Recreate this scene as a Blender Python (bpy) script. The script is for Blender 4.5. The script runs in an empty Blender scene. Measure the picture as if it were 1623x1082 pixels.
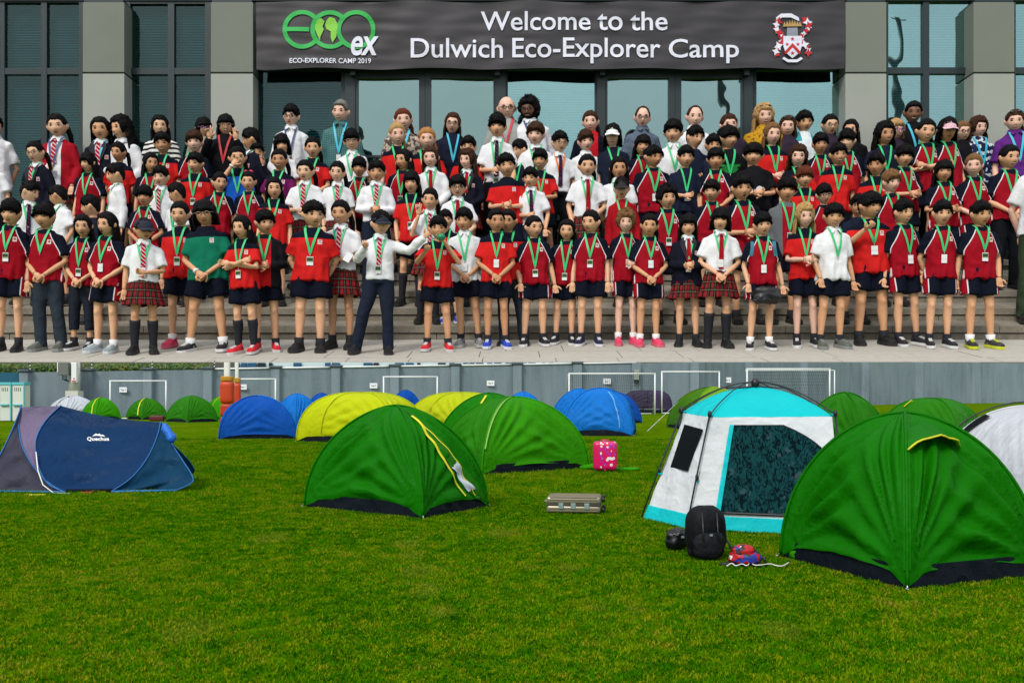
import bpy, bmesh, math, random
import numpy as np
from mathutils import Vector, Matrix, Euler, noise
from mathutils.bvhtree import BVHTree
import time
R = math.radians
sc = bpy.context.scene
COL = sc.collection

# ------------------------------------------------------------------ camera, sky, sun, exposure
EYE = 1.45
HZ = 612.0          # picture row of the horizon
F = 1500.0          # focal length in photo pixels
cam_d = bpy.data.cameras.new('camera')
cam = bpy.data.objects.new('camera', cam_d)
COL.objects.link(cam)
cam.location = (0, 0, EYE)
cam.rotation_euler = (R(90), 0, 0)
cam_d.sensor_width = 36
cam_d.lens = F / 1623 * 36
cam_d.shift_y = -(541 - HZ) / 1623
cam_d.clip_start = 0.1
cam_d.clip_end = 5000
sc.camera = cam

SUN_EL, SUN_AZ = 44, 205
w = bpy.data.worlds.new('World'); sc.world = w; w.use_nodes = True
nt = w.node_tree
for n in list(nt.nodes): nt.nodes.remove(n)
sky = nt.nodes.new('ShaderNodeTexSky'); sky.sky_type = 'NISHITA'; sky.sun_disc = False
sky.sun_elevation = R(SUN_EL); sky.sun_rotation = R(SUN_AZ)
sky.dust_density = 4.0; sky.air_density = 1.0
mixn = nt.nodes.new('ShaderNodeMix'); mixn.data_type = 'RGBA'
mixn.inputs['Factor'].default_value = 0.8
# overcast dome: brightest overhead, dimmer towards the horizon, the same all the way round
_g = nt.nodes.new('ShaderNodeTexCoord'); _s = nt.nodes.new('ShaderNodeSeparateXYZ'); nt.links.new(_g.outputs['Generated'], _s.inputs[0])
_r = nt.nodes.new('ShaderNodeValToRGB'); nt.links.new(_s.outputs[2], _r.inputs[0])
_r.color_ramp.elements[0].color = (.50, .535, .58, 1); _r.color_ramp.elements[1].color = (1, 1.04, 1.10, 1)
_m = nt.nodes.new('ShaderNodeVectorMath'); _m.operation = 'SCALE'; _m.inputs['Scale'].default_value = 12.5; nt.links.new(_r.outputs[0], _m.inputs[0])
_n = nt.nodes.new('ShaderNodeTexNoise'); _n.inputs['Scale'].default_value = 2.6; _n.inputs['Detail'].default_value = 5; nt.links.new(_g.outputs['Generated'], _n.inputs['Vector'])
_mr = nt.nodes.new('ShaderNodeMapRange'); _mr.inputs[1].default_value = .35; _mr.inputs[2].default_value = .65; _mr.inputs[3].default_value = 10.2; _mr.inputs[4].default_value = 14.2
nt.links.new(_n.outputs['Fac'], _mr.inputs[0]); nt.links.new(_mr.outputs[0], _m.inputs['Scale'])
nt.links.new(_m.outputs[0], mixn.inputs['B'])
nt.links.new(sky.outputs[0], mixn.inputs['A'])
bg = nt.nodes.new('ShaderNodeBackground'); bg.inputs[1].default_value = 0.085
out = nt.nodes.new('ShaderNodeOutputWorld')
nt.links.new(mixn.outputs['Result'], bg.inputs[0]); nt.links.new(bg.outputs[0], out.inputs[0])
sd = bpy.data.lights.new('sun', 'SUN'); sd.energy = 1.5; sd.angle = R(16); sd.color = (1, .96, .9)
sun = bpy.data.objects.new('sun', sd); COL.objects.link(sun)
_az = R(SUN_AZ); _el = R(SUN_EL)
_dir = Vector((math.sin(_az) * math.cos(_el), math.cos(_az) * math.cos(_el), math.sin(_el)))
sun.rotation_euler = _dir.to_track_quat('Z', 'Y').to_euler()
sc.view_settings.view_transform = 'Standard'; sc.view_settings.look = 'None'
sc.view_settings.exposure = 0.48; sc.view_settings.gamma = 1
sc.cycles.max_bounces = 5; sc.cycles.transparent_max_bounces = 8
sc.cycles.diffuse_bounces = 1; sc.cycles.glossy_bounces = 2

def P(px, py, D):
    return Vector(((px - 811.5) * D / F, D, EYE + (HZ - py) * D / F))
def GD(py):
    return EYE * F / (py - HZ)
def G(px, py):
    D = GD(py); v = P(px, py, D); v.z = 0; return v

# ------------------------------------------------------------------ helpers
class MB:
    def __init__(s): s.v = []; s.f = []; s.m = []; s.sm = []
    def add(s, vs, fs, mi=0, smooth=False):
        o = len(s.v); s.v += [tuple(p) for p in vs]
        for f in fs:
            s.f.append(tuple(i + o for i in f)); s.m.append(mi); s.sm.append(smooth)
        return s
    def box(s, a, b, mi=0):
        x0, y0, z0 = a; x1, y1, z1 = b
        v = [(x0,y0,z0),(x1,y0,z0),(x1,y1,z0),(x0,y1,z0),(x0,y0,z1),(x1,y0,z1),(x1,y1,z1),(x0,y1,z1)]
        return s.add(v, [(3,2,1,0),(4,5,6,7),(0,1,5,4),(1,2,6,5),(2,3,7,6),(3,0,4,7)], mi)
    def tube(s, pts, rad, seg=8, mi=0, caps=True, up=None, sy=1.0):
        pts = [Vector(p) for p in pts]; n = len(pts)
        if not hasattr(rad, '__len__'): rad = [rad] * n
        vs = []; prev = None
        for i, p in enumerate(pts):
            t = (pts[min(i+1, n-1)] - pts[max(i-1, 0)])
            if t.length < 1e-9: t = Vector((0, 0, 1))
            t.normalize()
            if prev is None:
                a = Vector(up) if up else (Vector((0, 1, 0)) if abs(t.y) < .9 else Vector((1, 0, 0)))
            else: a = prev
            a = (a - t * a.dot(t)); a.normalize(); prev = a
            b = t.cross(a)
            for k in range(seg):
                an = 2 * math.pi * k / seg
                vs.append(p + a * (math.cos(an) * rad[i] * sy) + b * (math.sin(an) * rad[i]))
        fs = []
        for i in range(n-1):
            for k in range(seg):
                k2 = (k+1) % seg
                fs.append((i*seg+k, i*seg+k2, (i+1)*seg+k2, (i+1)*seg+k))
        if caps:
            fs.append(tuple(reversed(range(seg)))); fs.append(tuple((n-1)*seg+k for k in range(seg)))
        return s.add(vs, fs, mi, True)
    def ell(s, c, r, mi=0, nu=14, nv=9, rot=None, fn=None):
        vs = []; fs = []
        for j in range(nv+1):
            el = -math.pi/2 + math.pi*j/nv
            for i in range(nu):
                az = 2*math.pi*i/nu
                d = Vector((math.cos(el)*math.sin(az), -math.cos(el)*math.cos(az), math.sin(el)))
                p = Vector((d.x*r[0], d.y*r[1], d.z*r[2]))
                if fn: p = fn(d, p)
                if rot is not None: p = rot @ p
                vs.append(p + Vector(c))
        for j in range(nv):
            for i in range(nu):
                i2 = (i+1) % nu
                fs.append((j*nu+i, j*nu+i2, (j+1)*nu+i2, (j+1)*nu+i))
        return s.add(vs, fs, mi, True)
    def rings(s, rs, seg=24, mi=0, caps=True, pw=2.3):
        """rs: list of (cx,cy,z,rx,ry)"""
        vs = []; fs = []; n = len(rs)
        for (cx, cy, z, rx, ry) in rs:
            for k in range(seg):
                an = 2*math.pi*k/seg; c, q = math.sin(an), -math.cos(an)
                vs.append((cx + rx*math.copysign(abs(c)**(2/pw), c), cy + ry*math.copysign(abs(q)**(2/pw), q), z))
        for i in range(n-1):
            for k in range(seg):
                k2 = (k+1) % seg
                fs.append((i*seg+k, i*seg+k2, (i+1)*seg+k2, (i+1)*seg+k))
        if caps:
            fs.append(tuple(reversed(range(seg)))); fs.append(tuple((n-1)*seg+k for k in range(seg)))
        return s.add(vs, fs, mi, True)
    def prism(s, poly, y0, y1, mi=0):
        """poly in x,z; extruded y0..y1 (y0 nearer the camera)"""
        n = len(poly); vs = [(x, y0, z) for x, z in poly] + [(x, y1, z) for x, z in poly]
        fs = [tuple(range(n)), tuple(reversed(range(n, 2*n)))]
        for i in range(n): j = (i+1) % n; fs.append((j, i, i+n, j+n))
        return s.add(vs, fs, mi)
    def mesh(s, name):
        me = bpy.data.meshes.new(name); me.from_pydata(s.v, [], s.f)
        me.polygons.foreach_set('material_index', s.m); me.polygons.foreach_set('use_smooth', s.sm)
        me.update(); return me
def obj(name, me, mats=None, parent=None, loc=None, rot=None, scale=None):
    if isinstance(me, MB): me = me.mesh(name)
    if mats is not None and len(me.materials) == 0:
        for m in (mats if isinstance(mats, (list, tuple)) else [mats]): me.materials.append(m)
    o = bpy.data.objects.new(name, me); COL.objects.link(o)
    if parent: o.parent = parent
    if loc is not None: o.location = loc
    if rot is not None: o.rotation_euler = rot
    if scale is not None: o.scale = scale if hasattr(scale, '__len__') else (scale,)*3
    return o
def tag(o, label=None, cat=None, group=None, kind=None):
    if label: o['label'] = label
    if cat: o['category'] = cat
    if group: o['group'] = group
    if kind: o['kind'] = kind
    return o
def empty(name, loc=(0,0,0), rz=0, scale=1, **k):
    o = bpy.data.objects.new(name, None); COL.objects.link(o)
    o.location = loc; o.rotation_euler = (0, 0, rz); o.scale = (scale,)*3; o.empty_display_size = .1
    return tag(o, **k)
def bevel(me, wdt, seg=2):
    bm = bmesh.new(); bm.from_mesh(me)
    bmesh.ops.bevel(bm, geom=list(bm.edges), offset=wdt, segments=seg, affect='EDGES', profile=.6)
    for f in bm.faces: f.smooth = False
    bm.to_mesh(me); bm.free(); return me
def fixnormals(me):
    bm = bmesh.new(); bm.from_mesh(me); bmesh.ops.recalc_face_normals(bm, faces=bm.faces); bm.to_mesh(me); bm.free(); return me
_dm = bpy.data.meshes.new('t'); _tmp = bpy.data.objects.new('tmp', _dm); COL.objects.link(_tmp)
def remesh(me, vox, smooth=2):
    _tmp.modifiers.clear(); _tmp.data = me
    m = _tmp.modifiers.new('r', 'REMESH'); m.mode = 'VOXEL'; m.voxel_size = vox; m.use_smooth_shade = True
    if smooth:
        k = _tmp.modifiers.new('s', 'SMOOTH'); k.iterations = smooth; k.factor = .5
    dg = bpy.context.evaluated_depsgraph_get(); dg.update()
    r = bpy.data.meshes.new_from_object(_tmp.evaluated_get(dg)); _tmp.modifiers.clear(); _tmp.data = _dm
    for p in r.polygons: p.use_smooth = True
    return r

# ------------------------------------------------------------------ material node maths
class E:
    def __init__(s, nt, v): s.nt = nt; s.v = v
    def op(s, o, b=None, c=None, rev=False):
        n = s.nt.nodes.new('ShaderNodeMath'); n.operation = o
        a = s.v; bb = b.v if isinstance(b, E) else b
        ins = [a, bb] if not rev else [bb, a]
        if c is not None: ins.append(c.v if isinstance(c, E) else c)
        for i, x in enumerate(ins):
            if x is None: continue
            if isinstance(x, (int, float)): n.inputs[i].default_value = x
            else: s.nt.links.new(x, n.inputs[i])
        return E(s.nt, n.outputs[0])
    def __add__(s, b): return s.op('ADD', b)
    def __sub__(s, b): return s.op('SUBTRACT', b)
    def __rsub__(s, b): return s.op('SUBTRACT', b, rev=True)
    def __mul__(s, b): return s.op('MULTIPLY', b)
    def __truediv__(s, b): return s.op('DIVIDE', b)
    def abs(s): return s.op('ABSOLUTE')
    def gt(s, b): return s.op('GREATER_THAN', b)
    def lt(s, b): return s.op('LESS_THAN', b)
    def mod(s, b): return s.op('FLOORED_MODULO', b)
    def max(s, b): return s.op('MAXIMUM', b)
    def min(s, b): return s.op('MINIMUM', b)
    def sin(s): return s.op('SINE')
class Mat:
    def __init__(s, name, col=(.5,.5,.5), rough=.6, metal=0, spec=.4):
        s.m = bpy.data.materials.new(name); s.m.use_nodes = True; s.nt = s.m.node_tree
        s.b = s.nt.nodes['Principled BSDF']; s.o = s.nt.nodes['Material Output']
        s.b.inputs['Base Color'].default_value = (*col, 1); s.b.inputs['Roughness'].default_value = rough
        s.b.inputs['Metallic'].default_value = metal; s.b.inputs['Specular IOR Level'].default_value = spec
        s.col = col
    def N(s, t): return s.nt.nodes.new(t)
    def L(s, a, b): s.nt.links.new(a, b)
    def coord(s, kind='Object'):
        if not hasattr(s, '_tc'): s._tc = s.N('ShaderNodeTexCoord')
        return s._tc.outputs[kind]
    def geopos(s):
        return s.N('ShaderNodeNewGeometry').outputs['Position']
    def xyz(s, src=None):
        n = s.N('ShaderNodeSeparateXYZ'); s.L(src or s.coord(), n.inputs[0])
        return [E(s.nt, n.outputs[i]) for i in range(3)]
    def noise(s, scale, detail=3, src=None, stretch=None, rough=.55):
        n = s.N('ShaderNodeTexNoise'); n.inputs['Scale'].default_value = scale
        n.inputs['Detail'].default_value = detail; n.inputs['Roughness'].default_value = rough
        src = src or s.coord()
        if stretch:
            mp = s.N('ShaderNodeMapping'); mp.inputs['Scale'].default_value = stretch; s.L(src, mp.inputs[0]); src = mp.outputs[0]
        s.L(src, n.inputs['Vector']); return E(s.nt, n.outputs['Fac'])
    def mix(s, a, b, fac):
        n = s.N('ShaderNodeMix'); n.data_type = 'RGBA'
        for nm, x in (('A', a), ('B', b)):
            if isinstance(x, (tuple, list)): n.inputs[nm].default_value = (*x[:3], 1)
            else: s.L(x, n.inputs[nm])
        f = fac.v if isinstance(fac, E) else fac
        if isinstance(f, (int, float)): n.inputs['Factor'].default_value = f
        else: s.L(f, n.inputs['Factor'])
        return n.outputs['Result']
    def ramp(s, fac, stops):
        n = s.N('ShaderNodeValToRGB'); e = n.color_ramp.elements
        while len(e) < len(stops): e.new(.5)
        for i, (p, c) in enumerate(stops):
            e[i].position = p; e[i].color = (*c, 1) if hasattr(c, '__len__') else (c, c, c, 1)
        s.L(fac.v, n.inputs[0]); return n.outputs[0]
    def color(s, sock): s.L(sock, s.b.inputs['Base Color']); return s
    def bump(s, h, strength=.3, dist=.01):
        n = s.N('ShaderNodeBump'); n.inputs['Strength'].default_value = strength; n.inputs['Distance'].default_value = dist
        s.L(h.v, n.inputs['Height']); s.L(n.outputs[0], s.b.inputs['Normal']); return s
    def rough(s, e): s.L(e.v, s.b.inputs['Roughness']); return s
def plain(name, col, rough=.6, metal=0, var=.15, scale=6, bump=0, spec=.4, geo=False):
    m = Mat(name, col, rough, metal, spec)
    if var:
        nz = m.noise(scale, 4, m.geopos() if geo else None)
        m.color(m.mix(tuple(c*(1-var) for c in col), tuple(min(1, c*(1+var)) for c in col), m.ramp_fac(nz) if hasattr(m, 'ramp_fac') else nz))
        if bump: m.bump(nz, bump, .02)
    return m.m
# ================================================================== SETTING
# lawn: one sheet reaching the horizon
def lawn_mat():
    m = Mat('lawn', rough=1, spec=0); g = m.geopos()
    big = m.noise(.35, 4, g); mid = m.noise(2.2, 5, g); fine = m.noise(60, 3, g); f2 = m.noise(14, 4, g, rough=.7)
    c = m.ramp(mid * .35 + f2 * .35 + fine * .3, [(.34, (.024, .075, .0005)), (.5, (.068, .150, .001)), (.66, (.14, .21, .002))])
    yel = m.mix(c, (.18, .21, .008), (big * .5 + f2 * .5).op('SUBTRACT', .50).op('MULTIPLY', 5).op('MINIMUM', .5).op('MAXIMUM', 0))
    dry = m.noise(1.1, 6, g, rough=.75)
    c2 = m.mix(yel, (.26, .24, .06), dry.op('SUBTRACT', .64).op('MULTIPLY', 6).op('MINIMUM', .65).op('MAXIMUM', 0))
    m.color(c2); m.bump(fine * .5 + f2, .8, .05); return m.m
M_lawn = lawn_mat()
lm = MB(); lm.add([(-1500, -300, 0), (1500, -300, 0), (1500, 2500, 0), (-1500, 2500, 0)], [(0, 1, 2, 3)])
tag(obj('lawn', lm, M_lawn), kind='structure')

# real grass blades on the near lawn (one object, geometry nodes)
def blade_mat():
    m = Mat('grass_blade', rough=.8, spec=.0)
    oi = m.N('ShaderNodeObjectInfo'); rnd = E(m.nt, oi.outputs['Random']); g = m.geopos()
    big = m.noise(.5, 4, g); f2 = m.noise(5, 3, g)
    t = rnd * .4 + big * .35 + f2 * .35
    c = m.ramp(t, [(.29, (.005, .068, .0002)), (.47, (.030, .175, .0004)), (.60, (.095, .25, .0008)), (.73, (.26, .29, .006)), (.85, (.28, .22, .03))])
    gx, gy, gz = m.xyz(g); wear = None; n5 = m.noise(7, 4, g, rough=.8)
    for wx, wy, wr in ((-.97, 8.7, .22), (-.86, 8.1, .20), (-.74, 7.4, .24), (-.60, 6.7, .20), (-.45, 6.05, .16), (.44, 7.5, .16), (.15, 7.55, .10), (.80, 6.15, .12), (.55, 6.15, .10), (-.1, 9.3, .25), (-2.3, 9.0, .3), (1.6, 5.6, .2), (-1.9, 5.6, .25)):
        dd = ((gx - wx)*(gx - wx)*1.0 + (gy - wy)*(gy - wy)*.35).op('SQRT'); v = (1 - dd/wr).max(0); wear = v if wear is None else wear.max(v)
    c = m.mix(c, (.30, .29, .03), ((wear * .5 + n5 - .60).max(0) * 4).min(.5) * wear.min(.6))
    m.color(c)
    tr = m.N('ShaderNodeBsdfTranslucent'); m.L(c, tr.inputs[0]); mx = m.N('ShaderNodeMixShader'); mx.inputs[0].default_value = .3
    m.L(m.b.outputs[0], mx.inputs[1]); m.L(tr.outputs[0], mx.inputs[2]); m.L(mx.outputs[0], m.o.inputs[0]); return m.m
M_blade = blade_mat()
def clump(seed, n, rad, h):
    r = random.Random(seed); b = MB()
    for i in range(n):
        a = r.uniform(0, 6.28); d = rad * math.sqrt(r.random()); x, y = d*math.cos(a), d*math.sin(a)
        hh = h * r.uniform(.5, 1.15); la = r.uniform(0, 6.28); ln = hh * r.uniform(.3, .95); wd = r.uniform(.0022, .004)
        dx, dy = math.cos(la), math.sin(la); px, py = -dy*wd, dx*wd
        b.add([(x-px, y-py, 0), (x+px, y+py, 0), (x+dx*ln*.4+px*.7, y+dy*ln*.4+py*.7, hh*.6), (x+dx*ln*.4-px*.7, y+dy*ln*.4-py*.7, hh*.6), (x+dx*ln, y+dy*ln, hh)],
              [(0, 1, 2, 3), (3, 2, 4)])
    me = b.mesh('blades'); me.materials.append(M_blade); return me
def grass_patch(x0, x1, y0, y1, dens, clump_me, seed):
    base = MB(); base.add([(x0, y0, .001), (x1, y0, .001), (x1, y1, .001), (x0, y1, .001)], [(0, 1, 2, 3)])
    o = obj('grass', base, M_blade); tag(o, 'short mown green grass blades covering the near lawn', 'grass', kind='stuff')
    src = bpy.data.objects.new('grass_clump_source', clump_me)   # not linked to the scene; only instanced
    ng = bpy.data.node_groups.new('scatter', 'GeometryNodeTree')
    ng.interface.new_socket('Geometry', in_out='INPUT', socket_type='NodeSocketGeometry')
    ng.interface.new_socket('Geometry', in_out='OUTPUT', socket_type='NodeSocketGeometry')
    gi = ng.nodes.new('NodeGroupInput'); go = ng.nodes.new('NodeGroupOutput')
    dp = ng.nodes.new('GeometryNodeDistributePointsOnFaces'); dp.inputs['Density'].default_value = dens; dp.inputs['Seed'].default_value = seed
    io = ng.nodes.new('GeometryNodeInstanceOnPoints'); ob = ng.nodes.new('GeometryNodeObjectInfo'); ob.inputs['Object'].default_value = src
    rv = ng.nodes.new('FunctionNodeRandomValue'); rv.data_type = 'FLOAT_VECTOR'; rv.inputs[0].default_value = (-.15, -.15, 0); rv.inputs[1].default_value = (.15, .15, 6.28)
    rs = ng.nodes.new('FunctionNodeRandomValue'); rs.data_type = 'FLOAT'; rs.inputs[2].default_value = .55; rs.inputs[3].default_value = 1.25
    Lk = ng.links.new
    Lk(gi.outputs[0], dp.inputs['Mesh']); Lk(dp.outputs['Points'], io.inputs['Points']); Lk(ob.outputs['Geometry'], io.inputs['Instance'])
    Lk(rv.outputs[0], io.inputs['Rotation']); Lk(rs.outputs[1], io.inputs['Scale']); Lk(io.outputs[0], go.inputs[0])
    md = o.modifiers.new('scatter', 'NODES'); md.node_group = ng
    return o
grass_patch(-7, 7.5, 3.6, 12, 900, clump(1, 20, .055, .018), 3)
grass_patch(-14, 14, 12, 26, 190, clump(2, 26, .10, .032), 5)

# ---------------------------------------------------------------- terrace: sloping pavement and steps
KW = 165 * 94 / F                # size of the crowd scene: world metres per person metre
RD = [102, 106.5, 111, 115.5, 120]; YB = [538, 508, 479, 452, 428]; YT = [516, 488, 461, 436, 413]
def Z(py, D): return EYE + (HZ - py) * D / F
M_pave = plain('paving_stone', (.40, .375, .32), .85, var=.22, scale=1.3, bump=.15, geo=True)
M_joint = plain('joint_mortar', (.10, .095, .085), .95, var=.1, geo=True)
def stone_step_mat():
    m = Mat('granite_step', rough=.8); g = m.geopos()
    sp = m.noise(9, 4, g, rough=.8); bg_ = m.noise(.5, 4, g)
    c = m.ramp(sp * .6 + bg_ * .4, [(.35, (.10, .088, .065)), (.5, (.19, .165, .125)), (.65, (.30, .27, .21))])
    m.color(c); m.bump(sp, .4, .05); return m.m
M_step = stone_step_mat()
XW = 90
tm = MB()
z84, z102 = Z(573, 84), Z(538, 102)
prof = [(84.03, 0), (84.03, z84 - .06), (102, z102 - .06)]
for i in range(5):
    d = RD[i]; dn = RD[i+1] if i < 4 else 140
    zb = Z(YB[i], d); zt = Z(YT[i], d); zn = Z(YB[i+1], dn) if i < 4 else Z(398, 133) + .3
    prof += [(d + .25, zb - .05), (d + .25, zt - .1), (dn + .25, zn - .1)]
n = len(prof); vs = [(-XW, y, z) for y, z in prof] + [(XW, y, z) for y, z in prof]
fs = [(i+1, i, i+n, i+1+n) for i in range(n-1)]
terrace = tag(obj('terrace', MB().add(vs, fs), M_joint), kind='structure')
rng = random.Random(7)
def quadbox(x0, x1, D0, z0, D1, z1, th, g=.05):
    x0 += g; x1 -= g
    v = [(x0, D0, z0-th), (x1, D0, z0-th), (x1, D1, z1-th), (x0, D1, z1-th), (x0, D0, z0), (x1, D0, z0), (x1, D1, z1), (x0, D1, z1)]
    return MB().add(v, [(3,2,1,0),(4,5,6,7),(0,1,5,4),(1,2,6,5),(2,3,7,6),(3,0,4,7)])
sl = (z102 - z84) / 18.0
def zr(D): return z84 + (D - 84) * sl
def Dramp(py): return (z84 - EYE - 84 * sl) / ((HZ - py) / F - sl)
rows_ = [84, Dramp(566.5), Dramp(556), Dramp(546.5), 102]
for r_ in range(4):
    d0, d1 = rows_[r_], rows_[r_+1]; wdt = 6.6; x = -62 + rng.uniform(0, 6)
    while x < 62:
        ww = wdt * rng.choice([1, 1, 1.15, .85]); j = rng.uniform(-.015, .015)
        obj('paving_slab', quadbox(x, x+ww, d0+.04, zr(d0+.04)+j, d1-.04, zr(d1-.04)+j, .12, .04), M_pave, terrace); x += ww
for i in range(5):
    d = RD[i]; dn = RD[i+1] if i < 4 else 133; zb = Z(YB[i], d); zt = Z(YT[i], d); zn = Z(YB[i+1], dn) if i < 4 else Z(398, 133)
    s = (zn - zt) / (dn - d); zm = zt - (zt - zb) * .5
    x = -62 - rng.uniform(0, 6); 
    while x < 62:      # two courses of riser blocks, the upper one a projecting tread
        ww = 11.5
        obj('tread_stone', quadbox(x, x+ww, d-.3, zt-s*.3, dn+.0 if i < 4 else dn-6.5, (zn if i < 4 else zn - s*6.5), (zt-zm)*.96, .035), M_step, terrace)
        obj('riser_stone', MB().box((x-3+.04, d-.12, zb-.3), (x-3+ww-.04, d+.4, zm-.12)), M_step, terrace)
        x += ww
# ---------------------------------------------------------------- school building
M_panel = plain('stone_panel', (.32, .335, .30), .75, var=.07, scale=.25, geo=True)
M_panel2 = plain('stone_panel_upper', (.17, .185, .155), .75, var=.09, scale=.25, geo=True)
M_frame = plain('window_frame_metal', (.020, .032, .036), .4, metal=.1, var=.08, geo=True)
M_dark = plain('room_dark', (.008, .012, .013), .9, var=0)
M_blind = plain('blind_slats', (.10, .21, .215), .6, var=.06, geo=True)
M_blindR = plain('blind_slats_light', (.55, .74, .72), .6, var=.06, geo=True)
def glass(name, tint, refl, rcol=(.55, .75, .75)):
    m = Mat(name)
    a = m.N('ShaderNodeBsdfTransparent'); a.inputs[0].default_value = (*tint, 1)
    g = m.N('ShaderNodeBsdfGlossy'); g.inputs['Roughness'].default_value = .01; g.inputs[0].default_value = (*rcol, 1)
    nz = m.noise(.12, 2, m.geopos()); bp = m.N('ShaderNodeBump'); bp.inputs['Strength'].default_value = .12; bp.inputs['Distance'].default_value = .6
    m.L(nz.v, bp.inputs['Height']); m.L(bp.outputs[0], g.inputs['Normal'])
    x = m.N('ShaderNodeMixShader'); x.inputs[0].default_value = refl
    m.L(a.outputs[0], x.inputs[1]); m.L(g.outputs[0], x.inputs[2]); m.L(x.outputs[0], m.o.inputs[0]); return m.m
M_glassL = glass('dim_reflection_glass', (.45, .62, .62), .06)  # left panes: reflection turned down, standing in for dark surroundings they would mirror
M_glassR = glass('mirror_glass', (.45, .65, .65), .48, (.48, .76, .74))
M_glassD = glass('door_glass', (.3, .42, .42), .52, (.44, .64, .61))
BD = 133
def bx(mb, x0, y0, x1, y1, D=BD, th=.8, mi=0):
    a = P(x0, y1, D); b = P(x1, y0, D); mb.box((a.x, D, a.z), (b.x, D+th, b.z), mi)
bld = empty('school_building', (0, BD, Z(398, BD)), label='grey stone school building with dark framed windows and glass doors behind the crowd', cat='building')
def part(name, mb, mats, par=None, **k):
    par = par or bld; o = obj(name, mb, mats); o.parent = par
    mat = Matrix.Identity(4); q = par
    offs = Vector((0, 0, 0))
    while q: offs += q.location; q = q.parent
    o.location = -offs
    for a, b in k.items(): o[a] = b
    return o
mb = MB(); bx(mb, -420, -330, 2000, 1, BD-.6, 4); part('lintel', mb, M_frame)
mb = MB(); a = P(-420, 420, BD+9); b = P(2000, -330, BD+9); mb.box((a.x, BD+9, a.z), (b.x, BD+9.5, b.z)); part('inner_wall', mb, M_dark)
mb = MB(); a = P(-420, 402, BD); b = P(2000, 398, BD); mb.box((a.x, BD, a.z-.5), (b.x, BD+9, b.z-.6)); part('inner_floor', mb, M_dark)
for (x0, x1) in ((-300, -233), (131, 197), (334, 401), (1340, 1405), (1543, 1608), (1810, 1876)):
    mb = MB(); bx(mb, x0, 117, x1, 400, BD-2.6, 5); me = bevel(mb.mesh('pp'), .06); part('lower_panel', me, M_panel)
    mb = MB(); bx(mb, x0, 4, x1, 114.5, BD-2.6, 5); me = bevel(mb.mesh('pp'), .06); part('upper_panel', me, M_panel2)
    mb = MB(); bx(mb, x0+2, 0, x1-2, 400, BD-2.3, 5); part('column_core', mb, M_frame)
def blinds(par, x0, y0, x1, y1, D, m):
    a = P(x0, y1, D); b = P(x1, y0, D); nn = max(4, int((b.z-a.z)/.36)); mb = MB(); dz = (b.z-a.z)/nn
    for i in range(nn):
        z = a.z + i*dz
        mb.add([(a.x, D, z+.02), (b.x, D, z+.02), (b.x, D+.16, z+dz*.80), (a.x, D+.16, z+dz*.80)], [(0, 1, 2, 3)])
    part('blind_slats', mb, m, par, kind='stuff')
def window(x0, y0, x1, y1, gm, bm_=None, mull=(), trans=(), fw=6):
    wn = part('window', (lambda q: (bx(q, x0, y0, x0+fw, y1, BD-.4, .9), bx(q, x1-fw, y0, x1, y1, BD-.4, .9), bx(q, x0+fw, y0, x1-fw, y0+fw*.7, BD-.35, .8),
              bx(q, x0+fw, y1-fw, x1-fw, y1, BD-.35, .8),
              [bx(q, m0, y0+fw*.7, m1, y1-fw, BD-.33, .7) for m0, m1 in mull],
              [bx(q, x0+fw, t0, x1-fw, t1, BD-.28, .6) for t0, t1 in trans], q)[-1])(MB()), M_frame)
    xs = [x0+fw] + [v for m_ in mull for v in m_] + [x1-fw]; ys = [y0+fw*.7] + [v for t in trans for v in t] + [y1-fw]
    for i in range(0, len(xs), 2):
        for j in range(0, len(ys), 2):
            a = P(xs[i], ys[j+1], BD+.1); b = P(xs[i+1], ys[j], BD+.1)
            q = MB(); q.box((a.x-.02, BD+.1, a.z-.02), (b.x+.02, BD+.16, b.z+.02)); part('pane', q, gm, wn)
            if bm_: blinds(wn, xs[i]+.5, ys[j]-1, xs[i+1]-.5, ys[j+1]+1, BD+1.0, bm_)
    return wn
window(-233, 0, 131, 400, M_glassL, M_blind, [(-60, -52), (0, 7), (65, 74)], [(108, 118)])
window(197, 0, 334, 400, M_glassL, M_blind, [(266, 276)], [(108, 118)], 9)
window(401, 108, 547, 400, M_glassL, M_blind)
window(802, 108, 946, 400, M_glassR, M_blindR, fw=3)
window(1194, 108, 1340, 400, M_glassR, M_blindR, fw=5)
window(1405, 0, 1543, 400, M_glassR, M_blindR, [(1463, 1473)], [(107, 117)], 3)
window(1608, 0, 1810, 400, M_glassR, M_blindR, [(1700, 1710)], [(107, 117)], 2)
def door(x0, x1, gx0, gx1):
    q = MB(); bx(q, x0, 109, gx0, 400, BD-.8, .7); bx(q, gx1, 109, x1, 400, BD-.8, .7); bx(q, gx0, 109, gx1, 124, BD-.75, .6); bx(q, gx0, 372, gx1, 400, BD-.75, .6); bx(q, gx0, 246, gx1, 250, BD-.7, .5)
    d = part('door', q, M_frame); q = MB(); bx(q, gx0, 124, gx1, 372, BD-.3, .08); part('door_glass', q, M_glassD, d)
    q = MB(); xh = gx1 + (2 if x1 - gx1 > 12 else 1); q.tube([P(xh, 300, BD-1.3), P(xh, 235, BD-1.3)], .16, 8); part('door_handle', q, plainsteel, d)
plainsteel = plain('brushed_steel', (.5, .5, .5), .3, metal=1, var=.05)
door(563, 673.5, 567, 664); door(674, 784, 683, 782); door(960, 1069.5, 963, 1060); door(1070, 1179, 1080, 1176)
for x0, x1 in ((547, 562.6), (784.4, 801.6), (946.4, 959.6), (1179.4, 1193.6)): q = MB(); bx(q, x0, 108, x1, 400, BD-1.0, 1.3); part('door_post', q, M_frame)
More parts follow.
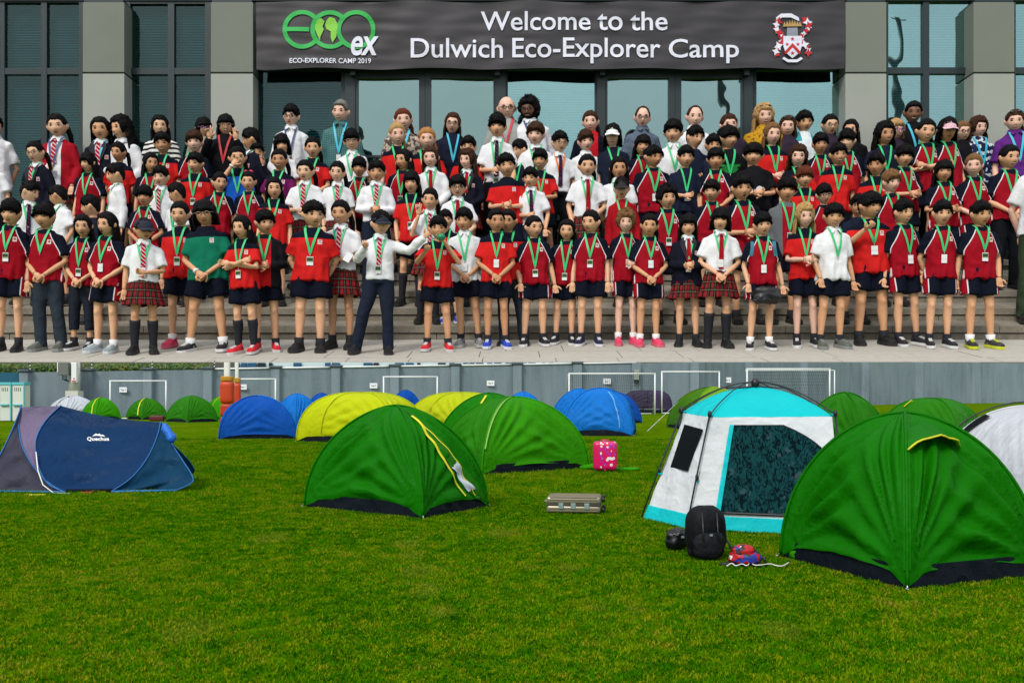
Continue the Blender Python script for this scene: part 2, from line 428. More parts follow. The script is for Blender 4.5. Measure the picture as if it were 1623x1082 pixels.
q = MB(); bx(q, 401, 0, 1340, 107, BD-.2, 1.5); part('fascia', q, M_frame)
for x in (559, 788, 955, 1184): q = MB(); bx(q, x-4, 107, x+4, 119, BD-2.0, .9); part('banner_clamp', q, M_frame)

# two lighting masts standing behind the viewer, mirrored in the glass
M_mast = plain('mast_dark', (.03, .04, .04), .6, var=.1)
for mx_, lb in ((133, 'tall dark lighting mast behind the viewer, mirrored in the right-hand windows'), (72, 'tall dark lighting mast behind the viewer, mirrored in the second glass door')):
    q = MB(); q.tube([(0, 0, 0), (.6, 0, 60), (0, 0, 130)], [1.9, 1.6, 1.3], 12); q.tube([(-4, 0, 128), (4, 0, 128)], .5, 8); o = obj('lighting_mast', q, M_mast); o.location = (mx_, -60, 0); tag(o, lb, 'mast')
# ---------------------------------------------------------------- banner
M_ban = plain('banner_vinyl', (.034, .030, .036), .55, var=.12, scale=.3, bump=.1, geo=True)
M_let = plain('banner_white', (.74, .74, .86), .6, var=0); M_grn = plain('banner_green', (.02, .40, .07), .6, var=0)
M_lim = plain('banner_lime', (.22, .55, .05), .6, var=0); M_red = plain('print_red', (.52, .012, .02), .6, var=0)
M_gold = plain('print_gold', (.45, .28, .10), .6, var=0); M_sil = plain('print_silver', (.25, .27, .33), .6, var=0)
ND = BD - 2.6
def bwave(x, z):
    return .10*math.sin(x*.33 + z*.3) + .035*math.sin(x*.9 - z*1.0) + .02*math.sin(z*3.1 + .9*math.sin(x*.4)) + .07*noise.noise(Vector((x*.22, z*1.1, 0)))
mb = MB(); a = P(407, 110, ND); b = P(1338, 3, ND); nx, nz = 180, 34; vs = []
for j in range(nz+1):
    for i in range(nx+1):
        x = a.x + (b.x-a.x)*i/nx; z = a.z + (b.z-a.z)*j/nz
        e = .12*math.sin(x*.42)*(1 if j in (0, nz) else .4*(j < 3))
        if j == nz: e -= .18*abs(math.sin(x*.21))
        vs.append((x, ND - .25 + bwave(x, z), z+e))
mb.add(vs, [(j*(nx+1)+i, j*(nx+1)+i+1, (j+1)*(nx+1)+i+1, (j+1)*(nx+1)+i) for j in range(nz) for i in range(nx)], 0, True)
banner = obj('banner', mb, M_ban); tag(banner, 'long dark grey banner with white welcome lettering above the doors', 'banner')
def drape(me):
    bm = bmesh.new(); bm.from_mesh(me)
    bmesh.ops.triangulate(bm, faces=bm.faces)
    for _ in range(3):
        es = [e for e in bm.edges if e.calc_length() > 1.0]
        if not es: break
        bmesh.ops.subdivide_edges(bm, edges=es, cuts=1); bmesh.ops.triangulate(bm, faces=[f for f in bm.faces if len(f.verts) > 3])
    for v in bm.verts: v.co.y += bwave(v.co.x, v.co.z)
    bm.to_mesh(me); bm.free(); return me
def text_mesh(s, x0, y0, x1, y1, D, bold=.0, spacing=1.0, shear=0):
    cu = bpy.data.curves.new('t', 'FONT'); cu.body = s; cu.offset = bold; cu.space_character = spacing; cu.shear = shear; cu.resolution_u = 4
    o = bpy.data.objects.new('t', cu); COL.objects.link(o); bpy.context.view_layer.update()
    me = bpy.data.meshes.new_from_object(o.evaluated_get(bpy.context.evaluated_depsgraph_get())); bpy.data.objects.remove(o)
    co = np.array([v.co[:] for v in me.vertices]); mn, mx = co.min(0), co.max(0)
    a = P(x0, y1, D); b = P(x1, y0, D)
    for v in me.vertices:
        v.co = (a.x + (v.co.x-mn[0])/(mx[0]-mn[0])*(b.x-a.x), D, a.z + (v.co.y-mn[1])/(mx[1]-mn[1])*(b.z-a.z))
    me.materials.clear(); return me
def on_banner(name, me, m): return obj(name, drape(me), m, banner)
TD = ND - .40
for w_, a_, b_, t_ in (('Welcome', 762, 936, 18.5), ('to', 947, 987, 21.5), ('the', 999, 1058, 18.5)): on_banner('lettering', text_mesh(w_, a_, t_, b_, 48.5, TD, .010), M_let)
for w_, a_, b_, t_, u_ in (('Dulwich', 651, 797, 61, 92), ('Eco-Explorer', 812, 1047, 60, 101), ('Camp', 1060, 1171, 62, 101)): on_banner('lettering', text_mesh(w_, a_, t_, b_, u_, TD, .010), M_let)
on_banner('lettering', text_mesh('ECO-EXPLORER CAMP 2019', 459, 92.5, 588, 100.5, TD, .014), M_let)
def flat(poly, D=TD):   # poly in photo px
    mb = MB(); mb.add([P(x, y, D) for x, y in poly][::1], [tuple(range(len(poly)))]); return mb.mesh('f')
def arcpoly(cx, cy, ro, ri, a0, a1, n=40):
    A = [R(a0 + (a1-a0)*i/n) for i in range(n+1)]
    mb = MB(); v = []
    for a_ in A: v += [P(cx+ro*math.cos(a_), cy-ro*math.sin(a_), TD), P(cx+ri*math.cos(a_), cy-ri*math.sin(a_), TD)]
    mb.add(v, [(2*i, 2*i+2, 2*i+3, 2*i+1) for i in range(n)]); return mb.mesh('a')
on_banner('emblem_ring', arcpoly(479, 47, 31, 24, 38, 322), M_grn)
on_banner('emblem_ring', flat([(455, 43.5), (490, 43.5), (490, 50.5), (455, 50.5)]), M_grn)
on_banner('emblem_ring', arcpoly(523, 47, 31, 24, 42, 318), M_grn)
on_banner('emblem_ring', arcpoly(564, 47, 31, 24, 0, 360), M_grn)
on_banner('globe_land', flat([(503, 32), (509, 29), (514, 34), (511, 42), (513, 47), (508, 58), (507, 65), (503, 56), (499, 46), (500, 38)]), M_lim)
on_banner('globe_land', flat([(517, 33), (522, 27), (530, 29), (535, 38), (534, 47), (533, 58), (527, 68), (524, 60), (524, 50), (517, 46), (515, 39)]), M_lim)
on_banner('lettering', text_mesh('ex', 556, 57, 600, 88, TD-.06, .02, shear=.2), M_let)
# coat of arms: ribbons, mantling, helmet, shield with chevron and five-petalled flowers
def pf(poly, m, D=TD, nm='crest_piece'): obj(nm, drape(flat(poly, D)), m, banner)
rc = random.Random(5)
pf([(1246+x, y) for x, y in ((-16, 28), (-8, 22), (8, 21.5), (20, 28), (21, 34), (8, 28), (-6, 28), (-16, 34))], M_let)
for k in range(26):
    side = -1 if k % 2 else 1; t = k/26; cx = 1256 + side*(20 + 6*math.sin(t*9)); cy = 32 + t*56
    an = rc.uniform(0, 6.28); L_ = rc.uniform(5, 8)
    pf([(cx + L_*math.cos(an+q_)*(1 if i_ % 2 == 0 else .45), cy + L_*math.sin(an+q_)*(1 if i_ % 2 == 0 else .45)) for i_, q_ in enumerate([j_*6.283/8 for j_ in range(8)])],
       M_red if k % 4 < 2 else M_let, TD - .01*(k % 5) - .02)
for k in range(7):
    cx = 1256 + (k-3)*4; pf([(cx-3, 42), (cx, 31 + abs(k-3)), (cx+3, 42)], M_gold, TD-.08 - .003*k)
pf([(1248, 44), (1264, 44), (1265, 58), (1247, 58)], M_sil, TD-.11)
sh = [(1242, 57), (1271, 57), (1271, 74), (1268, 83), (1256.5, 92), (1245, 83), (1242, 74)]
pf(sh, M_let, TD-.14, 'crest_shield')
pf([(1243, 83), (1256.5, 68), (1270, 83), (1267, 86), (1256.5, 75), (1246, 86)], M_red, TD-.17)
for cx, cy in ((1256.5, 61.5), (1248, 70), (1265, 70), (1256.5, 84)):
    pf([(cx + (3.6 if i_ % 2 == 0 else 1.3)*math.sin(i_*math.pi/5), cy - (3.6 if i_ % 2 == 0 else 1.3)*math.cos(i_*math.pi/5)) for i_ in range(10)], M_red, TD-.19)
pf([(1243, 90), (1249, 94), (1264, 94), (1270, 90), (1273, 93), (1264, 98.5), (1249, 98.5), (1240, 93)], M_let, TD-.17)

# ---------------------------------------------------------------- perimeter wall of the field
def wall_mat(name='painted_concrete', k=1.0):
    m = Mat(name, rough=.85); g = m.geopos()
    st = m.noise(1.0, 4, g, stretch=(2.2, 2.2, .25)); bl = m.noise(.25, 4, g); fi = m.noise(7, 3, g)
    c = m.ramp(st * .45 + bl * .4 + fi * .15, [(.33, (.12*k, .16*k, .185*k)), (.5, (.185*k, .24*k, .275*k)), (.68, (.24*k, .29*k, .32*k))])
    m.color(c); m.bump(fi, .2, .03); return m.m
M_wall = wall_mat(); M_cap = wall_mat('wall_coping', .45); M_blue = plain('blue_board', (.01, .10, .17), .5, var=.1, geo=True)
M_white = plain('white_paint', (.78, .80, .80), .45, var=.05, geo=True)
pts = [(-330, 664, 595), (0, 662, 590.5), (440, 657.5, 584), (800, 654, 578.5), (1100, 650.5, 574), (1350, 642, 574), (1500, 639, 574.5), (1623, 638.3, 575), (1900, 638.2, 576)]
def wall_at(px):
    for (x0, b0, t0), (x1, b1, t1) in zip(pts, pts[1:]):
        if px <= x1:
            t = (px-x0)/(x1-x0); D0, D1 = GD(b0), GD(b1)
            X0, X1 = (x0-811.5)*D0/F, (x1-811.5)*D1/F; c = (px-811.5)/F
            s = (c*D0 - X0)/((X1-X0) - c*(D1-D0)); D = D0 + (D1-D0)*s
            zt = Z(t0 + (t1-t0)*t, D); return D, zt
    return GD(pts[-1][1]), 3.5
perim = empty('perimeter_wall', (0, 45, 0), label='tall blue grey rendered wall with pilasters along the far side of the field', cat='wall')
pil = [-250, -150, -55, 41, 140, 236, 331, 437.5, 533, 626, 722, 820, 915, 1008, 1100, 1185, 1272, 1369, 1455, 1546, 1640, 1740, 1850]
M_stain = plain('black_stain', (.01, .012, .012), .9, var=0)
for i, (x0, x1) in enumerate(zip(pil, pil[1:])):
    D0, z0 = wall_at(x0); D1, z1 = wall_at(x1); X0, X1 = (x0-811.5)*D0/F, (x1-811.5)*D1/F
    th = .25; top = 12
    v = [(X0, D0, -.1), (X1, D1, -.1), (X1, D1+th, -.1), (X0, D0+th, -.1), (X0, D0, z0), (X1, D1, z1), (X1, D1+th, z1), (X0, D0+th, z0)]
    mb = MB(); mb.add(v, [(3,2,1,0),(4,5,6,7),(0,1,5,4),(1,2,6,5),(2,3,7,6),(3,0,4,7)])
    part('wall_panel', mb, M_blue if x1 <= 41 else M_wall, perim)
    if 331 <= x0 < 1000:
        mb = MB(); mb.tube([(X0, D0-.02, z0+.03), (X1, D1-.02, z1+.03)], .05, 6); part('coping_rail', mb, M_white, perim)
for x0 in pil:
    D0, z0 = wall_at(x0); X = (x0-811.5)*D0/F; hw = 7*D0/F
    mb = MB(); mb.box((X-hw, D0-.22, -.1), (X+hw, D0+.3, z0+.02)); part('pilaster', bevel(mb.mesh('p'), .02, 1), M_wall, perim)
    if x0 < 1000: mb = MB(); mb.box((X-hw*1.3, D0-.30, z0+.025), (X+hw*1.3, D0+.38, z0+.14)); part('pilaster_cap', bevel(mb.mesh('p'), .02, 1), M_cap, perim)
# paper signs on the wall
M_paper = plain('paper', (.82, .84, .88), .7, var=0); M_ink = plain('ink', (.02, .02, .025), .7, var=0)
for x, y, s_ in ((195, 617.5, 'Year 1'), (385, 613, 'Year 2'), (592, 611, 'Year 3'), (777.5, 607, 'Year 4'), (962, 604, 'Year 5'), (1153, 602, 'Year 6'), (1505, 596, 'Year 8')):
    D, zt = wall_at(x); D -= .1 if not (x in (385,)) else .12
    q = MB(); a = P(x-6, y+4.2, D); b = P(x+6, y-4.2, D); q.box((a.x, D, a.z), (b.x, D+.012, b.z))
    sg = tag(obj('paper_sign', q, M_paper), 'white notice reading %s on the wall %s' % (s_, {195: 'inside the leftmost goal', 385: 'just right of the orange padded posts', 592: 'above the long yellow tent', 777.5: 'above the bright green domes', 962: 'seen through the goal net', 1153: 'just left of the aqua tent top', 1505: 'near the black stains at far right'}[x]), 'sign', 'paper notices on the wall')
    me = text_mesh(s_, x-3.8, y-1.6, x+3.8, y+1.6, D-.004, .01); obj('lettering', me, M_ink, sg)
# stains on the right part of the wall
for (x, y, w_, h_, rt) in ((1482, 619.5, 5, 1.2, .2), (1475, 626, 3, 1, 0), (1573, 591, 1.2, 4, .2), (1477, 588, 1.4, 1.6, 0), (1488, 588.5, 1.4, 1.3, 0)):
    D, _ = wall_at(x); c = P(x, y, D-.03); rx, rz = w_*D/F, h_*D/F; q = MB()
    q.ell((0, 0, 0), (rx, .02, rz), 0, 10, 5, Matrix.Rotation(-rt, 3, 'Y')); o = part('stain', q, M_stain, perim); o.location += c
# junction boxes
M_box = plain('box_grey', (.30, .32, .26), .5, var=.1); M_box2 = plain('box_dark', (.14, .15, .14), .5, var=.1)
D, zt = wall_at(1008); q = MB(); a = P(1005, 602, D-.5); b = P(1013, 586, D-.5); q.box((a.x, D-.5, a.z), (b.x, D-.25, b.z)); e = bevel(q.mesh('j'), .02)
jb = tag(obj('junction_box', e, M_box), 'beige electrical junction box with looping cable on the wall pilaster behind the netted goal', 'electrical box')
q = MB(); q.tube([P(1007, 602, D-.4), P(1005, 606, D-.42), P(1009, 608, D-.42), P(1012, 602, D-.4)], .035, 6); obj('cable', q, M_stain, jb)
# ---------------------------------------------------------------- hedge, far block of rooms, posts, all just behind the wall
def leaf_mat():
    m = Mat('hedge_leaf', rough=.6); g = m.geopos(); n1 = m.noise(3, 4, g); n2 = m.noise(.8, 3, g)
    m.color(m.ramp(n1*.5 + n2*.5, [(.35, (.02, .07, .006)), (.5, (.07, .17, .012)), (.62, (.16, .17, .02)), (.7, (.20, .12, .02))])); return m.m
M_leaf = leaf_mat()
rh = random.Random(11)
for (hx0, hx1, lab) in ((-330, 112, 'leafy green hedge behind the wall at the left of the lamp post'), (128, 334, 'leafy green hedge behind the wall right of the lamp post'), (735, 744, 'bit of green shrub behind the wall above the yellow tents')):
    mb = MB(); D = 56.0; nL = int((hx1-hx0)*14)
    for k in range(nL):
        c = P(rh.uniform(hx0, hx1), 0, D); c.y = D + rh.uniform(-.7, .9); top_ = Z(573.8, 55.2); c.z = rh.uniform(1.6, top_ - .06)
        u = Vector((rh.gauss(0, 1), rh.gauss(0, .6), rh.gauss(0, 1))).normalized()*rh.uniform(.05, .12); v_ = u.cross(Vector((rh.gauss(0, 1), rh.gauss(0, 1), rh.gauss(0, 1)))).normalized()*.045
        q4 = [c-u, c+v_, c+u, c-v_]
        for p_ in q4: p_.z = min(p_.z, top_)
        mb.add(q4, [(0, 1, 2, 3)])
    h = obj('hedge', mb, M_leaf); tag(h, lab, 'hedge')
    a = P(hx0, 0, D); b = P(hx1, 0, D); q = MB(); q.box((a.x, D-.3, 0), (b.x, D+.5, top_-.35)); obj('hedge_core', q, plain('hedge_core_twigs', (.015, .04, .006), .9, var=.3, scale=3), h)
# low blue and white building behind the wall
FB = 66; far = empty('low_building', P(560, 612, FB) * 1, label='low building with blue and white window bays showing above the wall', cat='building')
M_fw = plain('pale_cladding', (.55, .66, .70), .6, var=.1, geo=True); M_fb = plain('blue_pane', (.02, .09, .18), .25, var=.1, geo=True); M_fk = plain('dark_pane', (.01, .025, .03), .2, var=0)
q = MB(); a = P(372, 612, FB+.5); b = P(925, 573.8, FB+.5); q.box((a.x, FB+.5, 0), (b.x, FB+5, b.z)); part('facade', q, M_fw, far)
x = 374
while x < 920:
    ww = rh.choice([5, 8, 12, 14]); k_ = rh.random()
    if k_ < .72 :
        q = MB(); a = P(x, 590, FB+.3); b = P(x+ww, 574.6, FB+.3); q.box((a.x, FB+.3, a.z), (b.x, FB+.52, b.z)); part('window', q, M_fb if k_ < .25 else M_fk, far)
    x += ww + rh.choice([2, 3, 6])
# short posts along the wall top
M_post = plain('post_white', (.6, .62, .55), .6, var=.1)
for x in (46, 144, 240, 339):
    D, zt = wall_at(x); q = MB()
    for k in range(5): q.tube([(0, 0, .14+k*.08), (0, 0, .14+k*.08+.07)], .018 if k % 2 else .03, 6, k % 2)
    o = obj('fence_insulator_post', q, [M_post, M_stain]); o.location = ((x-811.5)*D/F, D+.1, zt-.02)
    tag(o, 'short black and white insulator post on the wall cap, %s' % {46: 'beside the lockers', 144: 'right of the lamp post', 240: 'above the first goal', 339: 'left of the orange padded posts'}[x], 'post', 'insulator posts on the wall')
# lamp column with cabinets (only the lower part is in view)
lp = P(118, 612, 44); lp.z = 0
lamp = empty('lamp_column', lp, label='pale concrete lighting column carrying two electrical cabinets behind the white dome tent', cat='lamp post')
M_conc = plain('pale_concrete', (.55, .56, .48), .8, var=.1)
topz = Z(574, 44)
q = MB(); q.box((-.27, -.27, 0), (.27, .27, Z(628, 44))); q.box((-.29, -.29, Z(628, 44)), (.29, .29, Z(620, 44)+.02)); q.tube([(0, 0, Z(620, 44)), (0, 0, topz)], .25, 14); obj('column', q, M_conc, lamp)
q = MB(); q.box((-.52, -.55, Z(594.5, 44)), (-.03, -.28, topz-.02)); obj('cabinet', bevel(q.mesh('c'), .02), M_box2, lamp)
q = MB(); q.box((.08, -.5, Z(606, 44)), (.32, -.28, topz-.02)); cb = obj('cabinet', bevel(q.mesh('c'), .02), M_white, lamp)
q = MB(); q.box((.12, -.515, Z(605, 44)), (.30, -.505, Z(603, 44))); q.box((.18, -.515, Z(601, 44)), (.24, -.505, Z(599, 44))); obj('warning_label', q, M_red, cb)
q = MB()
for k in range(4): q.tube([(-.38+k*.07, -.4, Z(594.5, 44)), (-.36+k*.06, -.42, Z(601, 44)), (-.1, -.33, Z(605, 44))], .018, 5)
obj('cable', q, M_stain, lamp)
# flag post left of the cabinets
q = MB(); q.tube([(0, 0, 0), (0, 0, Z(573.9, 50)) ], .045, 8); o = obj('pole', q, M_white); o.location = P(92, 612, 50); o.location.z = 0; tag(o, 'thin white pole behind the wall left of the lamp column', 'pole')
# two posts with orange protective padding
M_pad = plain('orange_vinyl', (.50, .045, .006), .42, var=.25, scale=3, bump=.3); M_padt = plain('ochre_foam', (.45, .22, .01), .7, var=.3, scale=5); M_padr = plain('red_vinyl', (.42, .03, .008), .4, var=.25, scale=3, bump=.3)
def padded(px, D, wpx, ytop, lab):
    c = P(px, 612, D); c.z = 0; e = empty('padded_post', c, label=lab, cat='post', group='orange padded posts'); r = wpx/2*D/F
    q = MB(); q.rings([(0, 0, 0, r*.42, r*.42), (0, 0, Z(573.8, D), r*.42, r*.42)], 16, pw=4); obj('post', q, M_conc, e)
    def pad(y0, y1, m, nm, rr=1.0):
        z1, z0 = Z(y0, D), Z(y1, D); q = MB(); rs = []
        for k in range(9):
            t = k/8; rs.append((0, 0, z0+(z1-z0)*t, r*rr*(.86+.14*min(1, 4*math.sin(math.pi*t))), r*rr*.8*(.86+.14*min(1, 4*math.sin(math.pi*t)))))
        q.rings(rs, 24, pw=3.2)
        for i, v in enumerate(q.v):
            nn = noise.noise(Vector(v)*5)*.03*1; q.v[i] = (v[0]*(1+nn), v[1]*(1+nn), v[2])
        obj(nm, q, m, e)
    pad(ytop, ytop+8, M_padt, 'foam_collar', .95); pad(ytop+8.5, ytop+43, M_pad, 'pad'); pad(ytop+44, ytop+63, M_padr, 'pad', .96); pad(ytop+64, 611+EYE*F/D, M_padr, 'pad', .95)
padded(360, 34.0, 21, 596, 'orange padded post with yellow foam collar, nearer and wider of the pair')
padded(375.5, 36.5, 12, 598.5, 'narrower orange padded post partly behind its neighbour')
# goals
def goal(px0, px1, ytop, Df, lab, depth=0, net=False, ybase=None, back=0):
    a = P(px0, 612, Df); b = P(px1, 612, Df); zt = Z(ytop, Df); cx = (a.x+b.x)/2
    e = empty('football_goal', (cx, Df, 0), label=lab, cat='goal', group='small football goals by the wall'); h = (b.x-a.x)/2; r = 1.15*Df/F
    for s_ in (-1, 1): obj('post', MB().tube([(s_*h, 0, 0), (s_*h, 0, zt)], r, 8), M_white, e)
    obj('crossbar', MB().tube([(-h-r, 0, zt), (h+r, 0, zt)], r, 8), M_white, e)
    if depth:
        for s_ in (-1, 1): obj('side_frame', MB().tube([(s_*h, 0, zt), (s_*h*1.02, .3, zt-.05), (s_*h*1.04, depth, 0)], r*.7, 6), M_white, e)
    if back:
        obj('rear_crossbar', MB().tube([(-h+.3, back, zt-.05), (h+.8, back, zt-.05)], r*.8, 6), M_white, e)
        obj('rear_post', MB().tube([(h+.8, back, 0), (h+.8, back, zt-.05)], r*.8, 6), M_white, e)
    obj('ground_bar', MB().tube([(-h, depth, r), (h, depth, r)], r*.8, 6), M_white, e)
    if net:
        q = MB(); nn = 44; yb = depth or back
        for k in range(nn+1):
            x = -h + 2*h*k/nn; q.tube([(x, .02, zt), (x, yb*.5, zt*.52), (x, yb, .02)], .007, 3, 0, False)
        for k in range(1, 14):
            t = k/14; q.tube([(-h, yb*t, zt*(1-t)), (h, yb*t, zt*(1-t))], .007, 3, 0, False)
        obj('net', q, plain('net_cord', (.05, .06, .06), .8, var=0), e, )['kind'] = 'stuff'
goal(174.5, 263, 603.5, 42.0, 'white goal frame at the left beside the Year 1 notice, no net')
goal(372, 436.5, 600.5, 44.5, 'white goal frame right behind the orange padded posts')
goal(608, 693, 597, 46, 'white goal frame behind the blue and yellow tents')
goal(902, 1038, 592, 48, 'white netted goal behind the large blue tent', depth=1.2, net=True)
goal(1049, 1140, 589, 50, 'white goal frame without net between netted goal and aqua tent')
goal(1184, 1315, 584.5, 50, 'largest white goal at the right behind the aqua tent', back=1.6, net=True)
# lockers
M_aqua = plain('teal_plastic', (.10, .48, .52), .4, var=.06); M_pal = plain('pale_plastic', (.62, .66, .60), .45, var=.05)
for i, (x0, x1, lab) in enumerate(((-22, -2, 'white and teal outdoor locker cut by the left edge of view'), (-1, 18, 'white and teal outdoor locker, left of the two seen fully'), (19, 39, 'white and teal outdoor locker nearest the lamp column'))):
    D = 39.6 - i*.25; a = P(x0, 612, D); b = P(x1, 612, D); e = empty('locker', ((a.x+b.x)/2, D, 0), label=lab, cat='locker', group='lockers by the wall'); h = (b.x-a.x)/2; zt = Z(608, D)
    obj('body', bevel(MB().box((-h*.92, 0, .02), (h*.92, .5, zt-.05)).mesh('l'), .015), M_pal, e)
    q = MB(); q.box((-h, -.03, zt-.05), (h, .52, zt+.06)); q.box((h*.80, -.025, .02), (h, .03, zt-.05)); obj('trim', bevel(q.mesh('t'), .01), M_aqua, e)
    obj('ledge', bevel(MB().box((-h*.75, -.09, zt*.42), (h*.6, .01, zt*.46)).mesh('t'), .01), M_aqua, e)
    q = MB()
    for k in range(4): q.box((-h*.6+k*h*.3, -.004, zt*.80), (-h*.6+k*h*.3+h*.1, .01, zt*.90))
    obj('vent_slot', q, M_stain, e)
# ================================================================== TENTS AND LUGGAGE
_tent_cache = {}
def tent_mat(name, col, col2=None, trans=.22, rough=.42):
    k = (name, col)
    if k in _tent_cache: return _tent_cache[k]
    m = Mat(name, col, rough, 0, .05); c0 = m.coord()
    a = m.noise(2.2, 5, c0, rough=.6); b = m.noise(9, 4, c0, stretch=(1, 1, .45), rough=.6)
    w_ = m.N('ShaderNodeTexWave'); w_.inputs['Scale'].default_value = 1.6; w_.inputs['Distortion'].default_value = 9; w_.inputs['Detail'].default_value = 3; w_.inputs['Detail Scale'].default_value = 1.4
    m.L(c0, w_.inputs['Vector'])
    c = m.mix(tuple(x*.86 for x in col), tuple(min(1, x*1.12) for x in col), a)
    cr = lambda e: 1 - (e * 2 - 1).abs()
    n3 = m.noise(4.5, 2, c0, rough=.4); n4 = m.noise(13, 2, c0, rough=.4)
    m.color(c); m.bump(b * .25 + a * .35 + cr(n3) * .45 + cr(n4) * .08, .5, .09)
    tr = m.N('ShaderNodeBsdfTranslucent'); m.L(c, tr.inputs[0]); mx = m.N('ShaderNodeMixShader'); mx.inputs[0].default_value = trans
    m.L(m.b.outputs[0], mx.inputs[1]); m.L(tr.outputs[0], mx.inputs[2]); m.L(mx.outputs[0], m.o.inputs[0])
    _tent_cache[k] = m.m; return m.m
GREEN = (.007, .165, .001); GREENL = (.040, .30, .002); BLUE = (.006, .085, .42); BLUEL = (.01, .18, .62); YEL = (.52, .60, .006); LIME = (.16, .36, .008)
M_gs = tent_mat('groundsheet', (.005, .008, .012), trans=0, rough=.38)
M_yel = plain('yellow_tape', (.62, .58, .01), .5, var=.1); M_peg = plain('peg_steel', (.5, .5, .5), .3, metal=.8, var=0)
M_string = plain('white_cord', (.75, .75, .72), .7, var=0); M_blk = plain('black_plastic', (.012, .012, .014), .4, var=.1)
M_mesh = plain('black_mesh', (.006, .009, .010), .9, var=.2, scale=30, spec=.05)
M_int = plain('inner_tent_white', (.55, .60, .66), .7, var=.15, scale=8, bump=.3)

